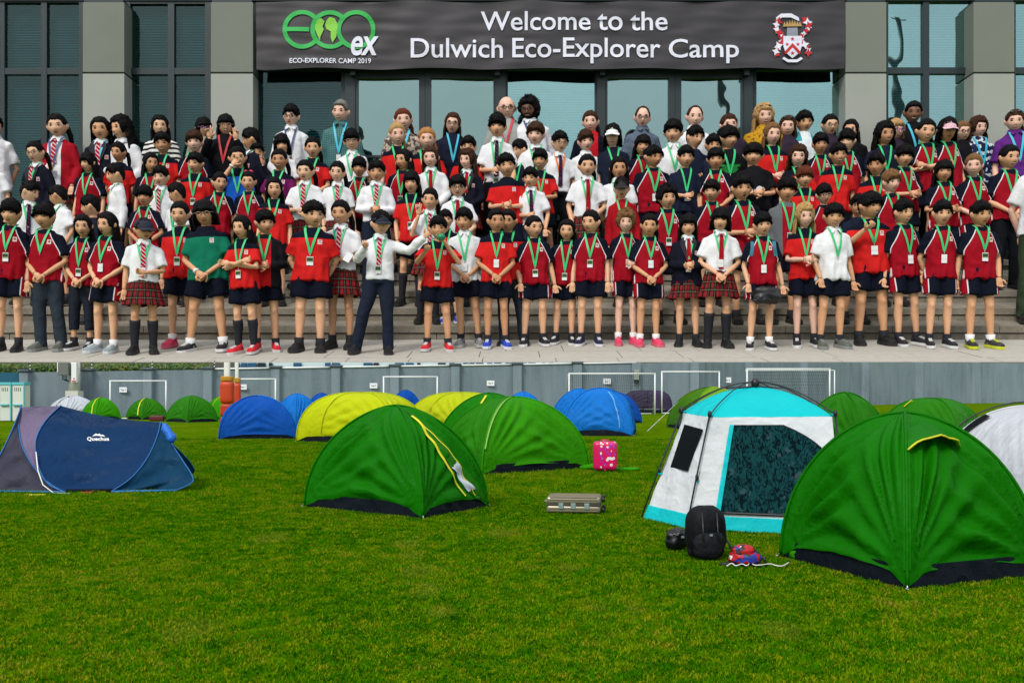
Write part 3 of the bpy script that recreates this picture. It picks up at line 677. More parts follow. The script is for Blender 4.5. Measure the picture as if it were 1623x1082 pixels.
class Tent:
    """dome of crossed poles over a four-cornered base; corners given in order round the base"""
    def __init__(s, corners, h, name, label, group, cols, hem=.10, res=30, pw=(1.14, 1.0), folds=.026, seed=0, rise=.07, skirt=True):
        s.c = sum((Vector(c) for c in corners), Vector()) / 4; s.c.z = 0
        s.k = [Vector(c) - s.c for c in corners]; s.h = h; s.pw = pw; s.hem = hem; s.rise = rise; s.seed = seed; s.folds = folds
        s.e = empty(name, s.c, label=label, cat='tent', group=group)
        mats = [tent_mat('tent_fabric', c) for c in cols]; um = []
        for m in mats:
            if m not in um: um.append(m)
        mb = MB()
        for i in range(4):
            nu, nv = int(res*1.3), res; vs = [s.S(i, u/nu, (v/nv))[0] for v in range(nv+1) for u in range(nu+1)]
            fs = [(v*(nu+1)+u, v*(nu+1)+u+1, (v+1)*(nu+1)+u+1, (v+1)*(nu+1)+u) for v in range(nv) for u in range(nu)]
            mb.add(vs, fs, um.index(mats[i]), True)
        me = mb.mesh('fly'); bm = bmesh.new(); bm.from_mesh(me); bmesh.ops.remove_doubles(bm, verts=bm.verts, dist=.002); bmesh.ops.recalc_face_normals(bm, faces=bm.faces); bm.to_mesh(me); bm.free()
        obj('fly', me, um, s.e)
        if skirt:
            q = MB(); nu = 26
            for i in range(4):
                a, b = s.k[i], s.k[(i+1) % 4]; vs = []
                for u in range(nu+1):
                    t = u/nu; p = a.lerp(b, t)*.985; nn = noise.noise(Vector((t*9, i*3+s.seed, 0)))*.018
                    o_ = (p.normalized())*(nn)
                    vs += [(p.x+o_.x, p.y+o_.y, 0), (p.x*.99+o_.x*1.6, p.y*.99+o_.y*1.6, .05*h), (p.x*.965, p.y*.965, .22*h*.6)]
                q.add(vs, [(3*u+j, 3*u+3+j, 3*u+4+j, 3*u+1+j) for u in range(nu) for j in (0, 1)], 0, True)
            obj('groundsheet', q, M_gs, s.e)
        for i in range(4):     # pole sleeves along the ridges
            pts = [s.S(i, 0, v/24)[0]*1.004 + Vector((0, 0, .004)) for v in range(25)]
            obj('pole_sleeve', MB().tube(pts, .011*max(1, h), 6), mats[i], s.e)
        for i in range(4):
            p = s.k[i]; q = MB(); q.tube([p*1.0 + Vector((0, 0, .05)), p*1.03 + Vector((0, 0, .012))], .006, 5); q.tube([p*1.03 + Vector((-.012, 0, .02)), p*1.035 + Vector((.012, 0, .004)), p*1.035 + Vector((.0, -.012, .016))], .005, 5)
            obj('peg', q, M_peg, s.e)
    def S(s, i, u, v):
        a, b = s.k[i], s.k[(i+1) % 4]; h0 = s.hem + s.rise*math.sin(math.pi*u)**.8 + .015*noise.noise(Vector((u*8, i*5+s.seed, 1)))
        h0 = .02 + (h0-.02)*min(1, min(u, 1-u)*9)
        vv = v; th = (h0/s.h)*.75 + (math.pi/2 - (h0/s.h)*.75)*vv
        r = max(0, math.cos(th))**s.pw[0]; z = s.h*math.sin(th)**s.pw[1]
        p = a.lerp(b, u); chord = p * r
        bul = 4*u*(1-u)*(.05*math.sin(th)*math.cos(th)*1.6); n = (p/ p.length)
        d = 0
        for (cu, sg) in ((u, 1), (1-u, -1)):   # folds radiating from the two pegged corners
            dist = math.hypot(cu, v*.8); ang = math.atan2(v*.9+.001, cu+.001)
            fo = math.sin(ang*24 + i*2.1 + s.seed + 2.2*noise.noise(Vector((ang*3, i+s.seed, sg)))) * math.exp(-((dist-.34)/.33)**2)
            d += fo * s.folds * 1.15 * max(.3, (.6+noise.noise(Vector((ang*2.5, dist*2, i*4+s.seed+sg)))))
        d += s.folds*1.1*noise.noise(Vector((u*3.2, v*3.2, i*7+s.seed)))
        d *= min(1, 12*u*(1-u) + .0) * min(1, (1-v)*6)
        q = chord + n*(bul*p.length*.8 + d*s.h - .03*s.h*4*u*(1-u)*(1-v)*(r))
        return Vector((q.x, q.y, z + d*.3)), Vector((n.x*.8, n.y*.8, .5)).normalized()
    def rib(s, i, pts, wdt, m, nm='zip', off=.022, n=14):
        P_ = []
        for (u0, v0), (u1, v1) in zip(pts, pts[1:]):
            for k in range(n): t = k/n; P_.append((u0+(u1-u0)*t, v0+(v1-v0)*t))
        P_.append(pts[-1]); q = MB(); vs = []
        W = [s.S(i, u, v) for u, v in P_]
        for _ in range(6): W = [W[0]] + [(W[j][0]*.5 + (W[j-1][0]+W[j+1][0])*.25, W[j][1]) for j in range(1, len(W)-1)] + [W[-1]]
        for j, (p, n_) in enumerate(W):
            t = (W[min(j+1, len(W)-1)][0] - W[max(j-1, 0)][0]).normalized(); sd_ = t.cross(n_).normalized()*wdt/2
            vs += [p - sd_ + n_*off, p + n_*(off+.006), p + sd_ + n_*off]
        q.add(vs, [(3*k+j, 3*k+3+j, 3*k+4+j, 3*k+1+j) for k in range(len(W)-1) for j in (0, 1)], 0, True)
        return obj(nm, q, m, s.e)
    def patch(s, i, L_, Rr, m, nm, off=.01, n=16):
        """ruled patch between two uv polylines with equal counts"""
        q = MB(); vs = []
        def ip(L, t): x = t*(len(L)-1); k = min(int(x), len(L)-2); f = x-k; return (L[k][0]+(L[k+1][0]-L[k][0])*f, L[k][1]+(L[k+1][1]-L[k][1])*f)
        for j in range(n+1):
            l, r_ = ip(L_, j/n), ip(Rr, j/n)
            for k in range(7):
                t = k/6; p, n_ = s.S(i, l[0]+(r_[0]-l[0])*t, l[1]+(r_[1]-l[1])*t); vs.append(p + n_*off)
        q.add(vs, [(j*7+k, j*7+k+1, (j+1)*7+k+1, (j+1)*7+k) for j in range(n) for k in range(6)], 0, True)
        return obj(nm, q, m, s.e)
def corners(A, B, depth, side=1):
    a, b = G(*A), G(*B); d = (b-a).normalized(); n = Vector((-d.y, d.x, 0))*side
    return [a, b, b+n*depth, a+n*depth]
def diamond(x0, x1, yb, ytop, label, cols, group='dome tents pitched on the lawn', name='dome_tent', k=.85, sk=.12, **kw):
    D = GD(yb) + .15; a = (x1-x0)/2*D/F; c = Vector(((x0+x1)/2-811.5, 0, 0))*D/F; c.y = D
    cs = [c+Vector((-a, a*.05, 0)), c+Vector((sk*a, -a*k, 0)), c+Vector((a, -a*.05, 0)), c+Vector((-sk*a, a*k, 0))]
    h = kw.pop('h', None) or EYE + (HZ-ytop)*c.y/F
    if isinstance(cols[0], float): cols = [cols]*4
    return Tent(cs, h, name, label, group, cols, **kw)
def dome(A, B, depth, ytop, label, cols, group='dome tents pitched on the lawn', name='dome_tent', side=1, **k):
    c = corners(A, B, depth, side); ce = sum(c, Vector())/4; h = k.pop('h', None) or EYE + (HZ-ytop)*ce.y/F
    if isinstance(cols[0], float): cols = [cols]*4
    return Tent(c, h, name, label, group, cols, **k)
gG = 'green dome tents'; gB = 'blue dome tents'; gY = 'yellow tents'
# nearest green dome, right
t = dome((1238, 883), (1438, 935), 1.34, 655, 'nearest dark green dome tent at the right with yellow-edged vent hood', GREEN, gG, res=48, folds=.032, seed=1, pw=(1.10, .97))
t.rib(0, [(.999, .06), (.999, .55), (.999, .97)], .05, tent_mat('tent_fabric', GREEN), 'seam_flap', .006, 20)
# vent hood on the second panel
q = MB(); vs = []
for k in range(13):
    u = .02 + .62*k/12; vv = .545 + .03*(1-abs(k-6)/6) - .01*k/12
    p0, n0 = t.S(1, u, vv+.18); p1, n1 = t.S(1, u, vv); hood = math.sin(math.pi*k/12)**.6*.55
    vs += [p0 + n0*.012, p0.lerp(p1, .5) + n0*(.02+.06*hood), p1 + n1*(.02+.16*hood) + Vector((0, 0, .02))]
q.add(vs, [(3*k+j, 3*k+3+j, 3*k+4+j, 3*k+1+j) for k in range(12) for j in (0, 1)], 0, True); obj('vent_hood', q, tent_mat('tent_fabric', GREEN), t.e)
q = MB(); q.tube([Vector(vs[3*k+2]) for k in range(13)], .008, 6); obj('yellow_piping', q, M_yel, t.e)
# loose corner of green fabric at its left foot
q = MB(); base = G(1262, 885) - t.c
for k in range(6): q.ell((base.x + .02 + k*.05, base.y - .04 - .03*k, .045), (.09, .07, .055), 0, 12, 8, fn=lambda d, p: p*(1+.35*noise.noise(d*3+Vector((k, 0, 0)))))
obj('loose_fly_corner', q, tent_mat('tent_fabric', GREENL), t.e)
# open green dome, middle
t = dome((483, 803), (670, 822), 1.22, 643, 'green dome tent in the middle with its yellow-zipped door partly open', GREEN, gG, res=48, folds=.030, seed=5, pw=(1.22, .99))
t.patch(1, [(.22, .86), (.30, .45), (.62, .10), (.80, .0)], [(.24, .86), (.52, .48), (.80, .14), (.97, .02)], tent_mat('tent_fabric', (.022, .19, .006)), 'door_flap', .012)
t.patch(1, [(.50, .26), (.60, .13), (.70, .05)], [(.60, .25), (.72, .14), (.80, .06)], M_int, 'inner_tent', .020)
t.rib(1, [(.24, .70), (.30, .50), (.42, .26), (.62, .02)], .035, M_yel); t.rib(1, [(.26, .68), (.48, .42), (.66, .2), (.78, .02)], .018, M_yel, off=.022)
# light green pair behind
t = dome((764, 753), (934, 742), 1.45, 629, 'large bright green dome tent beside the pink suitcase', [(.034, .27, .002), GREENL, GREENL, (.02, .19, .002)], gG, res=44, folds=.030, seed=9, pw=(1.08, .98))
t.rib(0, [(.01, .2), (.01, .6), (.01, .95)], .05, tent_mat('tent_fabric', (.25, .50, .10)), 'pole_tape')
q = MB(); bb = G(938, 744) - t.c
for k in range(5): q.ell((bb.x-.12+k*.07, bb.y-.02, .035+.01*k), (.10, .08, .05), 0, 12, 8, fn=lambda d, p: p*(1+.4*noise.noise(d*3+Vector((k, 4, 0)))))
obj('loose_fly_corner', q, tent_mat('tent_fabric', GREENL), t.e)
t = diamond(690, 862, 722, 623, 'green dome tent with yellow door zip tucked behind the large bright green one', (.010, .19, .002), gG, seed=12, sk=.3)
t.rib(0, [(.62, .80), (.50, .4), (.42, .05)], .045, M_yel)
# blue ones
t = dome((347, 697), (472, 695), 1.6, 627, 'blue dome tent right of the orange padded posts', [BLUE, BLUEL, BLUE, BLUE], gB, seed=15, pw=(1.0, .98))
t = diamond(430, 512, 682, 624, 'blue dome tent hidden between its nearer blue neighbour and the wall', BLUEL, gB, seed=18)
t = diamond(478, 542, 680, 623, 'blue dome tent with small dark vent just left of the long yellow tent', BLUE, gB, seed=19)
t = diamond(614, 672, 668, 618, 'blue dome tent showing its top between the two yellow tents', BLUE, gB, seed=20)
t = diamond(792, 866, 672, 621, 'blue dome tent showing only its top above the bright green tent', BLUEL, gB, seed=22)
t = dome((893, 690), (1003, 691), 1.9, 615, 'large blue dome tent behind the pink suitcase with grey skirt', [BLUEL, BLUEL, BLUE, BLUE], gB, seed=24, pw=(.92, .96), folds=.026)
t.rib(0, [(.78, .72), (.80, .4), (.82, .05)], .05, tent_mat('tent_fabric', (.15, .45, .85)), 'pole_tape')
t = diamond(871, 965, 680, 616, 'blue tent whose left shoulder shows behind the large blue dome', BLUEL, gB, seed=25)
t = diamond(940, 1017, 670, 622, 'darker blue tent peeping out at the right of the large blue dome', BLUE, gB, seed=26)
# yellow ones
t = dome((470, 700), (620, 704), 1.9, 622, 'long bright yellow tent with dark green hem and black vent', [YEL, YEL, YEL, YEL], gY, seed=30, pw=(.70, .85), folds=.024)
t.rib(0, [(.27, .95), (.27, .5), (.27, .03)], .03, tent_mat('tent_fabric', (.35, .42, .01)), 'pole_tape')
t = dome((640, 690), (735, 700), 1.8, 622, 'second yellow tent behind the open green dome', YEL, gY, seed=33, pw=(.75, .92))
t.rib(0, [(.45, .9), (.4, .5), (.4, .05)], .04, tent_mat('tent_fabric', (.35, .42, .01)), 'pole_tape')
# greens far left
t = diamond(128, 192, 664, 630, 'small green dome tent right behind the white one at the left', GREENL, gG, seed=40)
t.rib(0, [(.6, .95), (.62, .5), (.7, .05)], .06, M_yel)
t = diamond(199, 266, 664, 631, 'small green dome tent with a dark red bag at its foot', (.03, .20, .005), gG, seed=42)
t.rib(0, [(.58, .92), (.66, .5), (.72, .05)], .06, M_yel)
t = diamond(262, 346, 668, 627, 'green dome tent immediately left of the orange padded posts', (.025, .19, .005), gG, seed=44)
t = diamond(322, 385, 663, 627, 'sliver of a green tent squeezed against the orange padded posts', GREENL, gG, seed=46)
t.rib(0, [(.5, .9), (.4, .05)], .05, M_yel)
# right-hand side
t = dome((1057, 676), (1098, 684), 2.2, 612, 'olive green tent with yellow top panel left of the aqua tent', [(.06, .20, .006), LIME, (.4, .5, .01), (.08, .25, .006)], gG, seed=50, h=1.42)
t.rib(0, [(.02, .96), (.02, .75), (.02, .5)], .12, tent_mat('tent_fabric', YEL), 'yellow_panel')
p0 = G(1026, 683) - t.c; q = MB(); q.tube([p0, t.S(0, .02, .45)[0]], .008, 4); obj('guy_line', q, M_string, t.e)
t = diamond(1262, 1416, 735, 622, 'green dome tent immediately right behind the aqua tent', (.02, .18, .004), gG, seed=52, res=34)
t = diamond(1392, 1560, 702, 631, 'green dome tent furthest right with small yellow-edged door awning', (.022, .19, .004), gG, seed=55, res=34, pw=(.8, 1.0))
q = MB(); c_, n_ = t.S(0, .04, .80); q.add([c_+Vector((-.02, -.02, .0)), c_+Vector((.35, -.05, -.14)), c_+Vector((-.25, -.12, -.16))], [(0, 1, 2)]); obj('awning', q, tent_mat('tent_fabric', GREEN), t.e)
q = MB(); q.tube([c_+Vector((.35, -.06, -.14)), c_+Vector((-.02, -.03, .0)), c_+Vector((-.25, -.13, -.16))], .014, 5); obj('yellow_piping', q, M_yel, t.e)
# white dome at the left
t = diamond(72, 160, 662, 627, 'white dome tent behind the dark blue pop-up tent', (.60, .64, .70), 'white tents', seed=60)
t.rib(0, [(.40, .9), (.36, .3)], .07, M_blk, 'black_band'); t.patch(0, [(.62, .80), (.60, .75)], [(.80, .78), (.76, .73)], M_mesh, 'vent_mesh', .02)
# dark purple tunnel by the wall
t = dome((985, 654), (1064, 654.5), .9, 617, 'dark purple grey tunnel tent by the wall behind the blue domes', (.06, .045, .095), 'dark tents', seed=62, pw=(.5, .7), h=1.22)
q = MB()
for sx in (-.62, .0, .7): q.tube([Vector((sx*1.3-.35, -.74, .03)), Vector((sx*1.3-.15, -.70, .75)), Vector((sx*1.3, -.3, 1.2))], .025, 5)
obj('pole_sleeve', q, M_blk, t.e)

# ---- pop-up tent, dark blue and grey, at the left
M_navy = tent_mat('popup_navy', (.005, .030, .095), trans=.08); M_navy2 = tent_mat('popup_teal', (.006, .045, .10), trans=.1)
M_lil = tent_mat('popup_lilac', (.17, .135, .225), trans=.12); M_lil2 = tent_mat('popup_slate', (.050, .050, .075), trans=.1); M_trim = plain('blue_trim', (.01, .13, .38), .5, var=.1)
pe = empty('popup_tent', G(150, 781), label='dark blue and grey pop-up tent with blue edging and white logo, at the left', cat='tent')
def curve(pts, n=26):
    p = [P(*q_) for q_ in pts]; 
    for v in p: v.z = max(v.z, .01)
    L_ = [0]
    for a, b in zip(p, p[1:]): L_.append(L_[-1] + (b-a).length)
    o = []
    for k in range(n):
        s_ = L_[-1]*k/(n-1); i = 0
        while i < len(p)-2 and L_[i+1] < s_: i += 1
        t = (s_-L_[i])/(L_[i+1]-L_[i]); p0 = p[max(i-1, 0)]; p1 = p[i]; p2 = p[i+1]; p3 = p[min(i+2, len(p)-1)]
        o.append(.5*((2*p1) + (p2-p0)*t + (2*p0-5*p1+4*p2-p3)*t*t + (3*p1-p0-3*p2+p3)*t**3))
    return o
d0, dt = 12.9, 13.9; PX0 = P(130, 700, 13.9).x
CL = curve([(34, 646, dt), (16, 690, 13.6), (-8, 735, 13.2), (-45, 778, 12.98)])
CA = curve([(33, 645, dt), (30, 672, 13.8), (38, 712, 13.4), (66, 755, 13.05), (100, 782, d0)])
CB = curve([(97, 643, dt), (72, 668, 13.8), (57, 700, 13.45), (62, 740, 13.1), (78, 768, 12.95), (104, 782, d0)])
CC = curve([(255, 669, dt), (250, 690, 13.75), (235, 724, 13.4), (209, 757, 13.08), (177, 779, d0)])
CR = curve([(257, 670, dt), (272, 702, 13.7), (290, 730, 13.4), (304, 752, 13.2), (305, 765, 13.1), (280, 777, 13.0)])
def loft(name, A, B, m, sag=.0, n=16, top_sag=0, seed=0, mir=True, par=pe):
    mb = MB(); N_ = len(A)
    for side in ((0, 1) if mir else (0,)):
        vs = []
        for j in range(n+1):
            t = j/n
            for k in range(N_):
                a, b = A[k].copy(), B[k].copy(); p = a.lerp(b, t); kk = k/(N_-1)
                fo = (noise.noise(Vector((t*2.5+kk*3, kk*7, seed)))*.05 + .028*math.sin((kk*9+t*4+seed)*2.2 + 3*noise.noise(Vector((t*2, kk*2, seed)))))*math.sin(math.pi*t)**.7 * (.2+kk)
                p.y += fo + sag*1.0*max(0, min(1, (kk-.38)/.25))*math.sin(math.pi*t)*1.8 + sag*math.sin(math.pi*t)*kk*.6; p.z -= (top_sag*(1-kk)**2)*math.sin(math.pi*t); p.z = max(p.z, .008)
                if side: p.y = dt + (dt-p.y)*1.0; p.x = PX0 + (p.x-PX0)*(1 - .28*kk**.7) - .05*kk
                vs.append(p - pe.location)
        mb.add(vs, [(j*N_+k, (j+1)*N_+k, (j+1)*N_+k+1, j*N_+k+1) for j in range(n) for k in range(N_-1)], 0, True)
    return obj(name, mb, m, par)
loft('end_panel', CL, CA, M_lil2, .05, seed=1); 
UA = CA[:14]; UB = CB[:14]; loft('flysheet', CA, CB, M_lil, .03, seed=2)
loft('flysheet', CB, CC, M_navy, .06, 26, .05, seed=3); loft('end_panel', CC, CR, M_navy2, .08, seed=4)
for C_ in (CA, CB, CC, CR, CL):
    for side in (0, 1):
        obj('hoop_binding', MB().tube([(Vector(((PX0 + (p.x-PX0)*(1 - .28*(i_/25)**.7) - .05*i_/25) if side else p.x, (2*dt-p.y) if side else p.y-.012, p.z+.006)) - pe.location) for i_, p in enumerate(C_)], .008, 6), M_trim, pe)
# hem binding on the ground, front
q = MB(); q.tube([CL[-1]-pe.location, CA[-1]-pe.location+Vector((0, -.02, 0)), CB[-1]-pe.location+Vector((0, -.02, 0))], .02, 6); q.tube([CC[-1]-pe.location, P(230, 778, d0)-pe.location, CR[-1]-pe.location], .02, 6); obj('hem_binding', q, M_trim, pe)
q = MB(); q.tube([CB[-1]-pe.location+Vector((0, .04, .01)), CC[-1]-pe.location+Vector((0, .04, .01))], .03, 6); obj('groundsheet', q, M_gs, pe)
# bundle of blue fabric on the right hoop
q = MB(); c_ = P(262, 684, 13.6) - pe.location
for k in range(5): q.ell(c_+Vector((.03*k, -.02*k, .05-.035*k)), (.06, .05, .07), 0, 10, 7, fn=lambda d, p: p*(1+.4*noise.noise(d*2.5+Vector((k, 1, 3)))))
obj('rolled_door', q, plain('blue_nylon', (.01, .13, .55), .5, var=.2), pe)
# logo: hills mark and the word, lying on the flysheet
def on_sheet(me, dep=13.62, par=pe, m=None, nm='lettering'):
    for v in me.vertices: v.co -= par.location
    return obj(nm, me, m or M_string, par)
bvh = None
fl = [c for c in COL.objects if c.parent == pe and c.name.startswith('flysheet')][-1]
bv = BVHTree.FromPolygons([v.co for v in fl.data.vertices], [p.vertices[:] for p in fl.data.polygons])
def project(me, par, bv, off=.012):
    for v in me.vertices:
        wv = Vector(v.co); o = Vector((0, 0, EYE)); d = (wv - o).normalized(); h = bv.ray_cast(o - par.location, d)
        if h[0] is not None: v.co = h[0] - d*off
        else: v.co = wv - par.location
    return me
me = text_mesh('Quechua', 138, 692, 173, 699, 13.3, .03, 1.05); obj('lettering', project(me, pe, bv), M_string, pe)
mbb = MB(); mbb.add([P(x, y, 13.3) for x, y in ((146, 691), (152, 686.5), (155, 688), (158, 686.8), (160, 689), (163, 688.5), (167, 691.5), (161, 690.8), (157, 690.5), (153, 690))], [tuple(range(10))])
me = mbb.mesh('h'); bm = bmesh.new(); bm.from_mesh(me); bmesh.ops.triangulate(bm, faces=bm.faces); bm.to_mesh(me); bm.free(); obj('logo', project(me, pe, bv), M_string, pe)
# white cord and red and yellow scraps by it
q = MB(); q.tube([P(57, 716, 13.2)-pe.location, P(60, 745, 13.0)-pe.location, P(68, 768, 12.85)-pe.location, P(85, 781, 12.8)-pe.location, P(110, 781.5, 12.75)-pe.location], .008, 5); obj('guy_line', q, M_string, pe)
for (x0, x1, y, m, lb) in ((40, 72, 785, M_yel, 'flat yellow strap lying on the grass under the pop-up tent'), (128, 146, 781, M_red, 'red scrap of cloth at the foot of the pop-up tent')):
    a, b = G(x0, y), G(x1, y); q = MB(); q.box((-(b.x-a.x)/2, -.03, 0), ((b.x-a.x)/2, .03, .018)); o = obj('strap', bevel(q.mesh('s'), .006), m); o.location = (a+b)/2; tag(o, lb, 'strap')
a = G(-6, 726); q = MB(); q.box((-.25, -.15, 0), (.25, .15, .05)); o = obj('folded_sheet', bevel(q.mesh('s'), .01), M_int); o.location = a; tag(o, 'white and blue folded sheet on the grass at the left edge', 'sheet')

# ---- aqua and white instant tent (six-sided)
M_aq = tent_mat('aqua_fabric', (.012, .66, .70), trans=.35); M_wh = tent_mat('white_fabric', (.80, .82, .84), trans=.25)
M_wh2 = M_wh
c0 = Vector((2.60, 10.25, 0)); ae = empty('instant_tent', c0, label='aqua and white instant cabin tent with patterned dark door panel', cat='tent')
bp_ = [G(1021, 821), G(1091, 838), G(1335, 851)]; bp_ = [v - c0 for v in bp_]; bp_ += [-v for v in bp_]
ez = 1.16
eav = [P(1086, 655, 10.35)-c0, P(1128, 661, 9.75)-c0, P(1319, 660, 9.5)-c0]
eav += [Vector((-v.x, -v.y, v.z)) for v in eav]
hub = Vector((P(1197, 600, c0.y).x - c0.x, 0, Z(605, c0.y)))
def wallp(nm, a, b, c, d, m, n=12, amp=.012, seed=0, off=0, u0=0, u1=1, v0=0, v1=1, bulge=0, belly=0):
    """quad a-b bottom, d-c top"""
    nn = (b-a).cross(d-a).normalized(); 
    if nn.y > 0 and (a+b).y < 0: nn = -nn
    q = MB(); vs = []
    for j in range(n+1):
        for i in range(n+1):
            u = u0+(u1-u0)*i/n; v = v0+(v1-v0)*j/n; p = a.lerp(b, u).lerp(d.lerp(c, u), v)
            f = noise.noise(Vector((u*5, v*5, seed)))*amp + amp*.8*math.sin(u*11+v*9+seed)*math.sin(math.pi*min(1, max(0, v)))
            vs.append(p + nn*(f + off + bulge*math.sin(math.pi*v)) - Vector((0, 0, belly*math.sin(math.pi*u)*v)))
    q.add(vs, [(j*(n+1)+i, j*(n+1)+i+1, (j+1)*(n+1)+i+1, (j+1)*(n+1)+i) for j in range(n) for i in range(n)], 0, True)
    return obj(nm, q, m, ae)
def patt_mat():
    m = Mat('patterned_mesh', rough=.9, spec=.03); c = m.coord(); v = m.N('ShaderNodeTexVoronoi'); v.inputs['Scale'].default_value = 8.5; m.L(c, v.inputs['Vector'])
    d = E(m.nt, v.outputs['Distance']); n1 = m.noise(9, 3, c, rough=.8); n2 = m.noise(3.5, 4, c)
    mu = m.N('ShaderNodeTexNoise'); mu.inputs['Scale'].default_value = 20; mu.inputs['Detail'].default_value = 1.5; mu.inputs['Distortion'].default_value = 2.2; mpn = m.N('ShaderNodeMapping'); mpn.inputs['Scale'].default_value = (1.2, 1, .5); mpn.inputs['Rotation'].default_value = (0, .6, 0); m.L(c, mpn.inputs[0]); m.L(mpn.outputs[0], mu.inputs['Vector'])
    leaf = ((E(m.nt, mu.outputs['Fac']) - .42) * 6).max(0).min(1); base = m.ramp(leaf * .55 + n1 * .45, [(.22, (.002, .008, .010)), (.42, (.004, .028, .032)), (.75, (.007, .048, .052))])
    fl_ = m.mix(base, (.035, .070, .085), (n2.gt(.50) * d.lt(.30) * n1.gt(.47) * .8)); c2 = m.mix(fl_, (.10, .015, .02), d.lt(.06) * n2.gt(.5)); m.color(c2); return m.m
M_patt = patt_mat()
for i in range(6):
    a, b = bp_[i], bp_[(i+1) % 6]; d, c = eav[i], eav[(i+1) % 6]
    a = a.copy(); b = b.copy()
    wl = wallp('side_wall', a, b, c, d, M_wh, seed=i)
    wallp('base_skirt', a, b, c, d, M_aq, seed=i, off=.012, v1=.125, amp=.018)
    # roof panel
    q = MB(); vs = []; n = 12; top = Vector((hub.x, hub.y, hub.z-.055))
    for j in range(n+1):
        v = j/n
        for k in range(n+1):
            u = k/n; e_ = d.lerp(c, u); p = e_.lerp(top, v); z = e_.z + (top.z-e_.z)*math.sin(v*math.pi/2)**.85
            z -= .05*math.sin(math.pi*u)*(1-v)*v*4*.5
            x = e_.x + (top.x-e_.x)*v; y = e_.y + (top.y-e_.y)*v
            if v > .7: z = min(z, top.z - .0)
            vs.append((x, y, z + .006*noise.noise(Vector((u*6, v*6, i)))))
    q.add(vs, [(j*(n+1)+i_, j*(n+1)+i_+1, (j+1)*(n+1)+i_+1, (j+1)*(n+1)+i_) for j in range(n) for i_ in range(n)], 0, True); obj('roof_panel', q, M_aq, ae)
# pole set: legs, elbow joints, roof arms, hub
for i in range(6):
    b0 = bp_[i]*1.03; e_ = eav[i]; o_ = Vector((e_.x, e_.y, 0)).normalized()
    k1 = e_ + o_*.035 + Vector((0, 0, .02)); obj('pole', MB().tube([b0, b0.lerp(k1, .45)+o_*.01, k1], [.009, .009, .011], 6), M_blk, ae)
    obj('elbow_joint', MB().ell(k1 + Vector((0, 0, .01)), (.022, .022, .04), 0, 10, 6), M_blk, ae)
    obj('elbow_joint', MB().ell(b0.lerp(k1, .45), (.018, .018, .04), 0, 8, 6), M_blk, ae)
    pts_ = []
    for k in range(9):
        t = k/8; pts_.append(Vector((k1.x+(hub.x-k1.x)*t, k1.y+(hub.y-k1.y)*t, k1.z + (hub.z-k1.z)*math.sin(t*math.pi/2)**.9)))
    obj('roof_pole', MB().tube(pts_, .0065, 6), M_blk, ae)
    obj('strut', MB().tube([pts_[5]-Vector((0, 0, .015)), hub-Vector((0, 0, .05))], .007, 5), M_blk, ae)
    q = MB(); q.tube([b0.lerp(k1, .42), (b0.lerp(k1, .42)-o_*.07)], .012, 5); q.tube([k1, k1-o_*.05], .014, 5); obj('clip_strap', q, M_aq, ae)
obj('hub', MB().rings([(hub.x, hub.y, hub.z-.08, .03, .03), (hub.x, hub.y, hub.z-.02, .045, .045), (hub.x, hub.y, hub.z+.015, .04, .04), (hub.x, hub.y, hub.z+.035, .02, .02)], 16), M_blk, ae)
# door panel (dark, patterned), rounded upper right corner, with aqua edging
A, B, C_, D_ = bp_[1], bp_[2], eav[2], eav[1]
def fp(u, v, off=.02):
    p = A.lerp(B, u).lerp(D_.lerp(C_, u), v); nn = (B-A).cross(D_-A).normalized(); nn = nn if nn.y < 0 else -nn; return p + nn*off
outl = [(.20, .155), (.97, .155), (.965, .5), (.93, .72), (.86, .84), (.74, .905), (.60, .925), (.20, .925)]
q = MB(); vs = []; n = 16
for j in range(n+1):
    v = .155 + .77*j/n
    ur = .975 if v < .5 else .975 - .38*max(0, (v-.5)/.43)**2.6
    for k in range(n+1):
        u = .20 + (ur-.20)*k/n; vs.append(fp(u, v, .016 + .006*noise.noise(Vector((u*6, v*6, 3)))))
q.add(vs, [(j*(n+1)+i, j*(n+1)+i+1, (j+1)*(n+1)+i+1, (j+1)*(n+1)+i) for j in range(n) for i in range(n)], 0, True); obj('door_panel', q, M_patt, ae)
q = MB(); edge = [Vector(vs[j*(n+1)+n]) for j in range(n+1)] + [Vector(vs[n*(n+1)+k]) for k in range(n, -1, -1)]; q.tube(edge, .005, 5); obj('door_zip', q, M_blk, ae)
q = MB(); q.tube([Vector(vs[k]) for k in range(n+1)], .014, 5); obj('door_hem', q, M_blk, ae)
q = MB(); q.add([fp(.165, .13, .02), fp(.20, .13, .02), fp(.20, .93, .02), fp(.165, .93, .02)], [(0, 1, 2, 3)]); obj('door_strip', q, M_aq, ae)
# dark window in the left wall
def lp_(u, v, off=.02):
    p = bp_[0].lerp(bp_[1], u).lerp(eav[0].lerp(eav[1], u), v); nn = (bp_[1]-bp_[0]).cross(eav[0]-bp_[0]).normalized(); nn = nn if nn.x < 0 else -nn; return p + nn*off
q = MB(); q.add([lp_(.20, .50, .014), lp_(.70, .49, .014), lp_(.84, .88, .014), lp_(.16, .90, .014)], [(0, 1, 2, 3)]); obj('window_mesh', q, M_mesh, ae)

